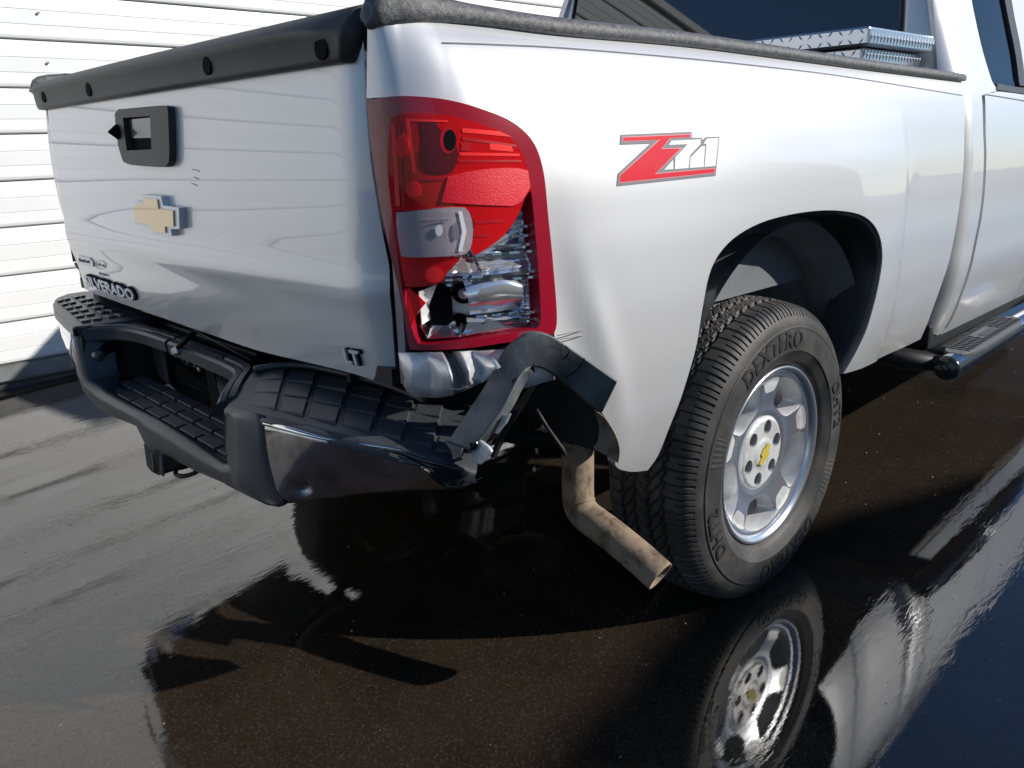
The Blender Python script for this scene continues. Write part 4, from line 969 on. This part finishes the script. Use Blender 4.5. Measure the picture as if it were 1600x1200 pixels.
# crumpled film of plastic at the torn end
rows=[]
for i,(a,b) in enumerate(zip([(600,699),(640,706),(672,714),(700,722),(728,732),(746,737)],[(640,716),(668,730),(690,745),(708,760),(724,764),(741,752)])):
    A=P(a[0],a[1],x=-1.135+.021*i);B=P(b[0],b[1],x=-1.118+.018*i);r=[]
    for t in np.linspace(0,1,9): r.append(A*(1-t)+B*t+np.array([-.006-.008*abs(math.sin(t*9+i*.8)),0,.003*math.sin(i*2+t*7)]))
    rows.append(r)
loft('torn_skin',rows,M['gapm'] if False else mat('wrinkled_black_film',(.012,.012,.014),.16,coat=.5),bp,smooth=True,solid=.002)
# flipped end piece of the step pad: a bent strip leaning on the body
flc=[(716,700,-1.055),(742,668,-1.035),(765,628,-1.010),(785,590,-.985),(800,560,-.965),(815,541,-.950),(835,533,-.935),(860,534,-.915),(885,548,-.89),(915,570,-.862),(945,596,-.836),(956,606,-.826)]
outerp=[(694,690),(714,658),(738,622),(761,585),(777,552),(795,529),(822,517),(855,515),(890,536),(922,558),(958,583),(968,590)]
innerp=[(728,709),(762,671),(788,635),(804,604),(815,586),(823,578),(833,574),(850,577),(871,590),(899,611),(929,637),(941,645)]
rows=[]
for k in range(12):
    x=flc[k][2];a=P(outerp[k][0],outerp[k][1],x=x-.0);b=P(innerp[k][0],innerp[k][1],x=x-.004)
    inw=np.array([.034,.014,-.012]) if k<6 else np.array([.022,.034,-.006])
    a=a+(b-a)*.10;w_=b-a;w_n=w_/np.linalg.norm(w_);i_n=inw/np.linalg.norm(inw);c_=.0035
    rows.append([a+w_n*c_,b-w_n*c_,b+i_n*c_,b+inw-i_n*c_,b+inw-w_n*c_,a+inw+w_n*c_,a+inw-i_n*c_,a+i_n*c_])
rows=[list(r) for r in zip(*[cat(list(c),4) for c in zip(*rows)])]
fl=loft('bent_end_strip',rows,M['flip'],bp,smooth=True,closed=True,caps=True)
wn=fl.modifiers.new('w','WEIGHTED_NORMAL');wn.weight=100
# spur at the foot of the strip
poly('torn_spur',X_([(700,690,-1.056),(726,700,-1.06),(724,712,-1.062),(713,719,-1.065),(710,704,-1.06)]),M['flip'],bp,.006)
for pts in (((884,541),(890,548),(886,556),(880,561)),((913,560),(907,572),(896,582),(884,590)),((792,608),(800,598),(806,590))):
    tube('crack',[P(a,b,x=-.905 if a>850 else -.985)+np.array([-.0,0,0]) for a,b in pts],.0011,M['gapm'],fl,5)
# support brackets with bolts (bare metal)
def bracket(pts,x0,bolt,rb,fold):
    pr=X_([(a,b,x0) for a,b in pts]);o=slab('bumper_bracket',pr,.006,M['galv'],bp,.002,(1,.2,0))
    q=P(bolt[0],bolt[1],x=x0);tube('bolt_washer',[q,q-np.array([.003,0,0])],.0095,M['steel'],o,16,smooth=False);tube('bolt_head',[q-np.array([.002,0,0]),q-np.array([.008,0,0])],.0055,M['gapm'],o,6,smooth=False)
bracket([(735,690),(741,686),(752,690),(762,698),(768,706),(760,719),(750,727),(741,722),(735,708)],-1.045,(743,695),.01,[(768,706),(750,727)])
bracket([(762,658),(768,652),(778,650),(797,647),(790,662),(776,679),(766,672)],-1.01,(769,661),.01,[(797,647),(776,679)])
slab('bracket_web',X_([(797,640,-.93),(806,640,-.92),(790,672,-.94),(770,716,-.96),(764,712,-.96),(782,676,-.95)]),.01,M['dark'],bp,.001,(1,0,0))
slab('bumper_mount',X_([(735,640,-.90),(800,600,-.88),(830,600,-.86),(800,640,-.88),(765,690,-.93),(735,700,-.95),(720,680,-.95)]),.05,M['gapm'],bp,.003,(1,.2,0))
tube('stay_rod',X_([(838,640,-.82),(855,668,-.80),(878,700,-.78),(884,712,-.78)]),.004,M['dark'],bp,8)
# ------------------------------------------------------------------ exhaust tail pipe
def Pp(px,py,x): return P(px,py,x=x)
pth=cat([Pp(903,640,-.50),Pp(903,690,-.51),Pp(903,735,-.52),Pp(903,768,-.53),Pp(906,790,-.535),Pp(917,806,-.535),Pp(935,820,-.535),Pp(965,843,-.53),Pp(1000,872,-.525),Pp(1032,901,-.52)],6)
tube('exhaust_pipe',pth,.0365,M['rust'],truck,32,hollow=.9,caps=False)
tube('exhaust_pipe',cat([np.array(pth[0]),np.array([-.48,-.70,.58]),np.array([-.40,-.60,.62]),np.array([-.1,-.52,.66]),np.array([.5,-.45,.55])],8),.0325,M['rust'],truck,20)
box('blocking_member',(-.86,0,.68),(.08,1.1,.12),M['dark'],truck,.01)  # added, with the apron and shield below, to block the bright reflected wall
box('blocking_apron',(-.72,-.60,.66),(.55,.012,.30),M['dark'],truck)
box('blocking_shield',(-.70,-.45,.74),(.45,.5,.02),M['dark'],truck)
for k_ in (22,):
    tube('weld_bead',[pth[k_],pth[k_]+(pth[k_+1]-pth[k_])*.5],[.0385,.0385],M['rust'],truck,32)
tube('pipe_hanger',cat([pth[3]+np.array([-.03,0,.02]),pth[3]+np.array([-.05,.02,.06]),pth[3]+np.array([-.03,.05,.14])],4),.006,M['dark'],truck,8)
# spare wheel, axle, frame, fuel tank: plain dark underbody
tube('axle',[(0,-.72,.39),(0,.72,.39)],.045,M['dark'],truck,16)
for s in(-1,1):
    box('frame_rail',(-.1,s*.50,.62),(2.1,.07,.14),M['dark'],truck,.01)
    box('frame_rail',(2.3,s*.45,.55),(3.0,.07,.16),M['dark'],truck,.01)
    tube('leaf_spring',cat([(-.68,s*.52,.56),(-.3,s*.52,.40),(0,s*.52,.345),(.35,s*.52,.42),(.72,s*.52,.52)],5),.022,M['dark'],truck,8)
tube('differential',[(-.14,0,.39),(-.10,0,.39),(0,0,.39),(.12,0,.39),(.2,0,.39)],[.04,.12,.15,.11,.05],M['dark'],truck,20)
box('fuel_tank',(1.15,.30,.50),(1.3,.42,.32),M['dark'],truck,.03)
sw=D.objects['tyre.001'].copy();sw.name='spare_tyre';sw.data=sw.data.copy();COL.objects.link(sw);sw.parent=truck;sw.rotation_euler=(math.pi/2,0,0);sw.location=(-.55,.02,.50);sw.scale=(.92,.92,.92)
box('transmission_tunnel',(2.7,0,.60),(1.8,.5,.25),M['dark'],truck,.03)
# ------------------------------------------------------------------ cab
GX0=1.045
def S_cab(x,z):
    """cab side: door skin below the belt line, glasshouse leaning in above"""
    d=np.where(z<1.32,inset(np.minimum(z,1.32)),inset(1.32)+(z-1.32)*.36)
    rr=np.clip((GX0+.075-x)/.075,0,1.3);d=d+.050*rr**2.2
    bul=.004*np.exp(-((z-.72)/.06)**2)
    return np.stack([x+0*z,-.998+d-bul,z+0*x],-1)
def gc(p): 
    q=P(p[0],p[1],y=-.97);return q[0],q[2]
onc=lambda pts:onside(pts,S_cab,gc)
# corner panel between bed and door, up to the roof
CC=[(GX0,.50,1),(GX0,.9),(GX0,1.32),(GX0+.02,1.60),(GX0+.06,1.84,1),(GX0+.20,1.845,1),(GX0+.195,1.60),(GX0+.16,1.36)]
shut=onc([(1520,100,1),(1527,150),(1532,200),(1533,260),(1527,340),(1508,430),(1480,500),(1463,525,1)])
ccp=[(GX0,.52,1),(GX0,.9),(GX0,1.20),(GX0,1.34,1),(GX0+.012,1.45),(GX0+.04,1.65),(GX0+.085,1.84,1)]+[(1.33,1.85,1)]+onc([(1517,-5,1),(1524,30),(1533,70),(1543,105),(1553,132),(1560,141,1)])+onc([(1534,149,1),(1536,200),(1537,260),(1530,340),(1510,430),(1483,500),(1466,524,1)])
sheet('cab_corner',outline(ccp,4),[],S_cab,.02,M['paint'],truck,flange=.03)
# rear door of the extended cab
door=onc([(1539,149,1),(1560,152),(1640,166,1)])+[(1.92,1.29,1),(1.92,.9),(1.92,.50,1)]+onc([(1470,523,1),(1487,500),(1514,430),(1534,340),(1541,260),(1540,200)])
d1=sheet('rear_door',outline(door,3),[],S_cab,.025,M['paint'],truck,flange=.02)
# belt strip and window surround
sheet('belt_panel',outline(onc([(1561,143,1),(1600,148),(1640,157),(1640,163,1),(1560,150),(1540,147,1)]),3),[],S_cab,.02,M['paint'],truck,flange=.02)
S_cw=lambda x,z:S_cab(x,z)+np.stack([0*x,0*x+.006,0*x],-1)
qw=onc([(1521,-12,1),(1527,20),(1538,70),(1550,115),(1556,132,1),(1580,137),(1592,138,1),(1585,90),(1573,30),(1566,-12,1)])
sheet('quarter_window',outline(qw,3),[],S_cw,.03,M['winglass'],truck,flange=.003)
S_cx=lambda x,z:S_cab(x,z)-np.stack([0*x,0*x+.004,0*x],-1)
sheet('window_trim',outline(onc([(1556,130,1),(1580,135),(1605,138,1),(1605,147,1),(1580,144),(1556,140,1)]),3),[],S_cx,.02,M['black'],truck,flange=.01)
sheet('door_pillar_trim',outline(onc([(1566,-12,1),(1574,30),(1585,85),(1592,134,1),(1602,134,1),(1594,80),(1584,30),(1577,-12,1)]),3),[],S_cx,.02,M['black'],truck,flange=.012)
sheet('front_door',outline([(1.93,1.30,1),(1.93,.50,1),(3.05,.50,1),(3.05,1.30,1)],1),[],S_cab,.06,M['paint'],truck,flange=.02)
# door pillar painted strip beyond the trim
sheet('door_frame',outline(onc([(1578,-12,1),(1586,30),(1596,80),(1603,134,1),(1640,140,1),(1640,60),(1640,-12,1)]),3),[],S_cab,.03,M['paint'],truck,flange=.01)
sheet('front_door_window',[(2.02,1.33),(3.0,1.33),(2.75,1.78),(2.02,1.80)],[],S_cw,.06,M['winglass'],truck,flange=.003)
# left side of the cab, rear wall, roof, screens
V,F=boxV((2.03,.955,.92),(1.97,.03,.80));mesh('cab_side_left',V,F,M['paint'],truck)
hull8('cab_pillar_left',[np.array(q) for q in ((1.05,.93,1.32),(1.25,.93,1.32),(1.35,.74,1.84),(1.13,.74,1.84))],[np.array(q) for q in ((1.05,.90,1.32),(1.25,.90,1.32),(1.35,.71,1.84),(1.13,.71,1.84))],M['paint'],truck)
roof=[]
for x,z,hw in ((1.11,1.845,.70),(1.16,1.87,.71),(1.6,1.89,.72),(2.3,1.89,.71),(2.75,1.85,.67),(2.82,1.82,.65)):
    roof.append([np.array([x,-hw-.03,z-.04]),np.array([x,-hw,z-.01]),np.array([x,-hw*.5,z+.01]),np.array([x,0,z+.015]),np.array([x,hw*.5,z+.01]),np.array([x,hw,z-.01]),np.array([x,hw+.03,z-.04])])
loft('roof',roof,M['paint'],truck,solid=.02)
hull8('cab_back',[np.array(q) for q in ((GX0+.01,-.90,.55),(GX0+.01,.90,.55),(GX0+.01,.90,1.31),(GX0+.01,-.90,1.31))],[np.array(q) for q in ((GX0+.03,-.90,.55),(GX0+.03,.90,.55),(GX0+.03,.90,1.31),(GX0+.03,-.90,1.31))],M['paint'],truck)
# rear pillar face on the right, curving into the side
rw=lambda y,z:np.array([GX0+.018+(z-1.31)*.15,y,z])
for s in(-1,1):
    rows=[]
    for z in np.linspace(1.31,1.85,8):
        yo=.998-(inset(1.32)+(z-1.32)*.36)
        gw=.755-.10*(z-1.31)
        r=[rw(s*(gw-.0),z)+[.012,0,0],rw(s*gw,z),rw(s*(gw+.02),z)+[-.002,0,0]]+[np.array([rw(0,z)[0]+dx,s*(yo-dy),z]) for dx,dy in ((.002,.055),(.012,.022),(.035,.006),(.07,.0))]
        rows.append(r)
    loft('cab_pillar',rows,M['paint'],truck)
gq=[rw(-.752,1.335),rw(.752,1.335),rw(.70,1.80),rw(-.70,1.80)]
slab('rear_window',gq,.004,M['winglass'],truck,0,(1,0,0))
for a,b in ((0,1),(1,2),(2,3),(3,0)): tube('rear_window_seal',[gq[a],gq[b]],.008,M['black'],truck,8)
slab('rear_window_header',[rw(-.74,1.80),rw(.74,1.80),rw(.72,1.855),rw(-.72,1.855)],.02,M['paint'],truck,0,(1,0,0))
V,F=boxV((1.13,0,1.33),(.10,1.5,.02));mesh('parcel_shelf',V,F,M['seat'],truck)
wq=[np.array([3.0,-.72,1.30]),np.array([3.0,.72,1.30]),np.array([2.80,.64,1.80]),np.array([2.80,-.64,1.80])];slab('windscreen',wq,.005,M['windshield'],truck,0,(1,0,0))
box('dashboard',(2.95,0,1.12),(.35,1.6,.28),M['seat'],truck,.03)
box('cabin_floor',(2.0,0,.62),(1.8,1.8,.05),M['seat'],truck)
for y in(-.38,.38):
    hull8('seat_back',[np.array([2.0,y-.25,.8]),np.array([2.0,y+.25,.8]),np.array([1.80,y+.22,1.42]),np.array([1.80,y-.22,1.42])],[np.array([2.12,y-.25,.8]),np.array([2.12,y+.25,.8]),np.array([1.90,y+.22,1.42]),np.array([1.90,y-.22,1.42])],M['seat'],truck,.03)
    box('headrest',(1.83,y,1.52),(.09,.27,.15),M['seat'],truck,.035)
    hull8('rear_seat_back',[np.array([1.25,y-.32,.8]),np.array([1.25,y+.32,.8]),np.array([1.17,y+.30,1.38]),np.array([1.17,y-.30,1.38])],[np.array([1.37,y-.32,.8]),np.array([1.37,y+.32,.8]),np.array([1.26,y+.30,1.38]),np.array([1.26,y-.30,1.38])],M['seat'],truck,.03)
tube('cargo_net_bar',[rw(.72,1.60)+[.05,0,0],rw(.35,1.50)+[.05,0,0],rw(.0,1.44)+[.05,0,0],rw(-.4,1.40)+[.05,0,0]],.008,M['trimred'],truck,8)
# bonnet and front wings, out of frame but part of the truck
hull8('front_body',[np.array(q) for q in ((3.02,-.97,.48),(3.02,.97,.48),(3.02,.96,1.10),(3.02,.90,1.22),(3.02,-.90,1.22),(3.02,-.96,1.10))],[np.array(q) for q in ((4.55,-.88,.50),(4.55,.88,.50),(4.55,.88,.98),(4.5,.82,1.08),(4.5,-.82,1.08),(4.55,-.88,.98))],M['paint'],truck,.03)
# rocker below the doors
for s in(-1,1): box('sill',(2.03,s*.90,.50),(1.95,.09,.09),M['dark'],truck,.01)
# ------------------------------------------------------------------ step bar
def step_bar(s):
    a=np.array([.80,s*1.06,.445]) ;b=np.array([3.05,s*1.06,.50])
    e=[np.array([.905,s*1.06,.449]),np.array([1.9,s*1.065,.475]),np.array([3.05,s*1.065,.50])]
    st=tube('step_bar',e,.0385,M['chrome'],truck,28)
    t_=np.array([-1,0,-.026]);c_=e[0]
    tube('end_cap',[c_,c_+t_*.004,c_+t_*.012,c_+t_*.018],[.0405,.0405,.036,.024],M['capend'],st,24);tube('end_plug',[c_+t_*.017,c_+t_*.023,c_+t_*.026],[.015,.013,.004],M['capend'],st,16)
    tube('mount_arm',[np.array([.96,s*1.03,.445]),np.array([.90,s*.92,.452]),np.array([.86,s*.75,.50]),np.array([.84,s*.55,.55])],[.028,.03,.03,.03],M['dark'],st,8)
    # oval pad
    for x0 in (.94,1.95):
        x1=x0+.62;ring=[];n=28
        for k in range(n):
            t=2*math.pi*k/n;cx,cy=(x0+x1)/2,s*1.058
            ring.append(np.array([cx+(x1-x0)/2*np.sign(math.cos(t))*abs(math.cos(t))**.45,cy+.050*np.sign(math.sin(t))*abs(math.sin(t))**.75,0]))
        def up(p,h): return np.array([p[0],p[1],.452+(p[0]-1.0)*.025+h])
        pad=hull8('step_tread',[up(p,.022) for p in ring],[up(p,.0405) for p in ring],M['pad2'],st,.004)
        V=[];F=[]
        for i in range(24):
            for j in range(4):
                if 9<=i<=15 and j in(1,2): continue
                x=x0+.05+i*.0225;y=s*(1.058-.034+.0225*j);bb=len(V);w2=.0065
                q=[(x,y),(x+.010,y),(x+.016,y+.010),(x+.010,y+.018),(x,y+.018),(x+.006,y+.009)]
                V+=[up(np.array([u,v,0]),.0400) for u,v in q]+[up(np.array([u,v,0]),.0430) for u,v in q];k=6
                F+=[tuple(range(bb+6,bb+12))]+[(bb+i2,bb+(i2+1)%6,bb+6+(i2+1)%6,bb+6+i2) for i2 in range(6)]
        o=mesh('tread_grip',V,F,M['black'],st);recalc(o)
        slab('tread_badge',[up(np.array([x0+.27,s*1.075,0]),.042),up(np.array([x0+.39,s*1.075,0]),.042),up(np.array([x0+.39,s*1.045,0]),.042),up(np.array([x0+.27,s*1.045,0]),.042)],.003,M['black'],st,0)
    for x in(1.02,2.6):
        hull8('step_bracket',[np.array([x-.04,s*1.04,.42]),np.array([x+.04,s*1.04,.42]),np.array([x+.05,s*.55,.50]),np.array([x-.05,s*.55,.50])],[np.array([x-.04,s*1.04,.435]),np.array([x+.04,s*1.04,.435]),np.array([x+.05,s*.55,.53]),np.array([x-.05,s*.55,.53])],M['dark'],st,.002)
M['pad2']=mat('grey_step_rubber',(.11,.115,.12),.5,bump=(200,.3,.001))
step_bar(-1);step_bar(1)
# ------------------------------------------------------------------ crossover tool box lying over the rails
tb=empty('tool_box',(.8,0,1.33),'silver diamond plate crossover tool box lying across the bed behind the cab','tool box')
def tbx(name,x0,x1,y0,y1,z0,z1,bev=.006): return box(name,((x0+x1)/2-.8,(y0+y1)/2,(z0+z1)/2-1.33),(x1-x0,y1-y0,z1-z0),M['diamond'],tb,bev)
tbx('box_body',.60,1.02,-.835,.835,1.20,1.402)
lid=tbx('lid',.575,1.035,-.862,.862,1.404,1.452)
V=[];F=[]
def dia(c,ax,ay,n,l=.0115,wd=.003,h=.0010):
    b=len(V);c=np.array(c);ax=np.array(ax,float);ay=np.array(ay,float);n=np.array(n,float)
    V.extend([c-ax*l,c-ay*wd,c+ax*l,c+ay*wd,c+n*h]);F.extend([(b,b+1,b+4),(b+1,b+2,b+4),(b+2,b+3,b+4),(b+3,b,b+4)])
r2=math.sqrt(.5)
for i,y in enumerate(np.arange(-.84,.84,.030)):
    for j,z in enumerate((1.415,1.441)):
        a=(0,r2,r2) if (i+j)%2 else (0,-r2,r2);b_=(0,r2,-r2) if (i+j)%2 else (0,r2,r2)
        dia((.5745-.8,y,z-1.33),a,b_,(-1,0,0))
    for z in (1.388,1.36): dia((.5995-.8,y,z-1.33),a,b_,(-1,0,0))
    for x in np.arange(.60,1.02,.03):
        k=(i+int(x/.03))%2;dia((x-.8,y,1.4525-1.33),(r2,r2 if k else -r2,0),(r2,-r2 if k else r2,0),(0,0,1))
for i,x in enumerate(np.arange(.59,1.03,.022)):
    dia((x-.8,-.8625,1.428-1.33),(.35,0,.94),(.94,0,-.35),(0,-1,0),.020,.004,.003)
    if x>.61 and x<1.01: dia((x-.8,-.8355,1.385-1.33),(.35,0,.94),(.94,0,-.35),(0,-1,0),.016,.004,.003)
o=mesh('raised_tread',V,F,M['diamond'],tb);o['kind']='stuff';recalc(o)
# ------------------------------------------------------------------ white service truck parked beyond
sv=empty('service_truck',(6.2,5.4,0),'white service truck body with a small amber marker lamp, far behind the bed','truck')
def sb(name,x0,x1,y0,y1,z0,z1,mt='lampwhite',par=None,bev=.02): return box(name,((x0+x1)/2-6.2,(y0+y1)/2-5.4,(z0+z1)/2),(x1-x0,y1-y0,z1-z0),M[mt],par or sv,bev)
sb('cargo_body',6.0,10.0,4.3,5.95,.9,2.71)
q=sb('rear_corner',5.9,6.2,5.95,6.25,.9,3.2);sb('roof_rail',5.95,6.1,4.3,6.6,2.64,2.66,'chrome',None,.005)
sb('cab',10.1,11.8,4.4,6.2,.8,2.5)
wdg=hull8('side_fairing',[np.array(t)-np.array([6.2,5.4,0]) for t in ((6.0,5.95,1.0),(6.0,6.9,1.0),(6.0,6.9,2.68),(6.0,5.95,2.95))],[np.array(t)-np.array([6.2,5.4,0]) for t in ((8.0,5.95,1.0),(8.0,6.9,1.0),(8.0,6.9,2.68),(8.0,5.95,2.95))],M['lampwhite'],sv,.02)
c=P(816,5,x=5.985);sb('marker_lamp',c[0]-.01,c[0]+.01,c[1]-.03,c[1]+.03,c[2]-.08,c[2]+.08,'bulbam' if 'bulbam' in M else 'decal_red')
for x in(7.2,11.0):
    for y in (4.45,6.1): disc_prism('wheel',(x-6.2,y-5.4-.1,.42),(0,1,0),.40,.22,M['rubber'],sv,28,bev=.03)
for b_ in range(6):
    q=P(845+b_*9,17+b_*1.4,x=5.99);sb('rivet',q[0]-.006,q[0]+.004,q[1]-.008,q[1]+.008,q[2]-.008,q[2]+.008,'dark',None,0)
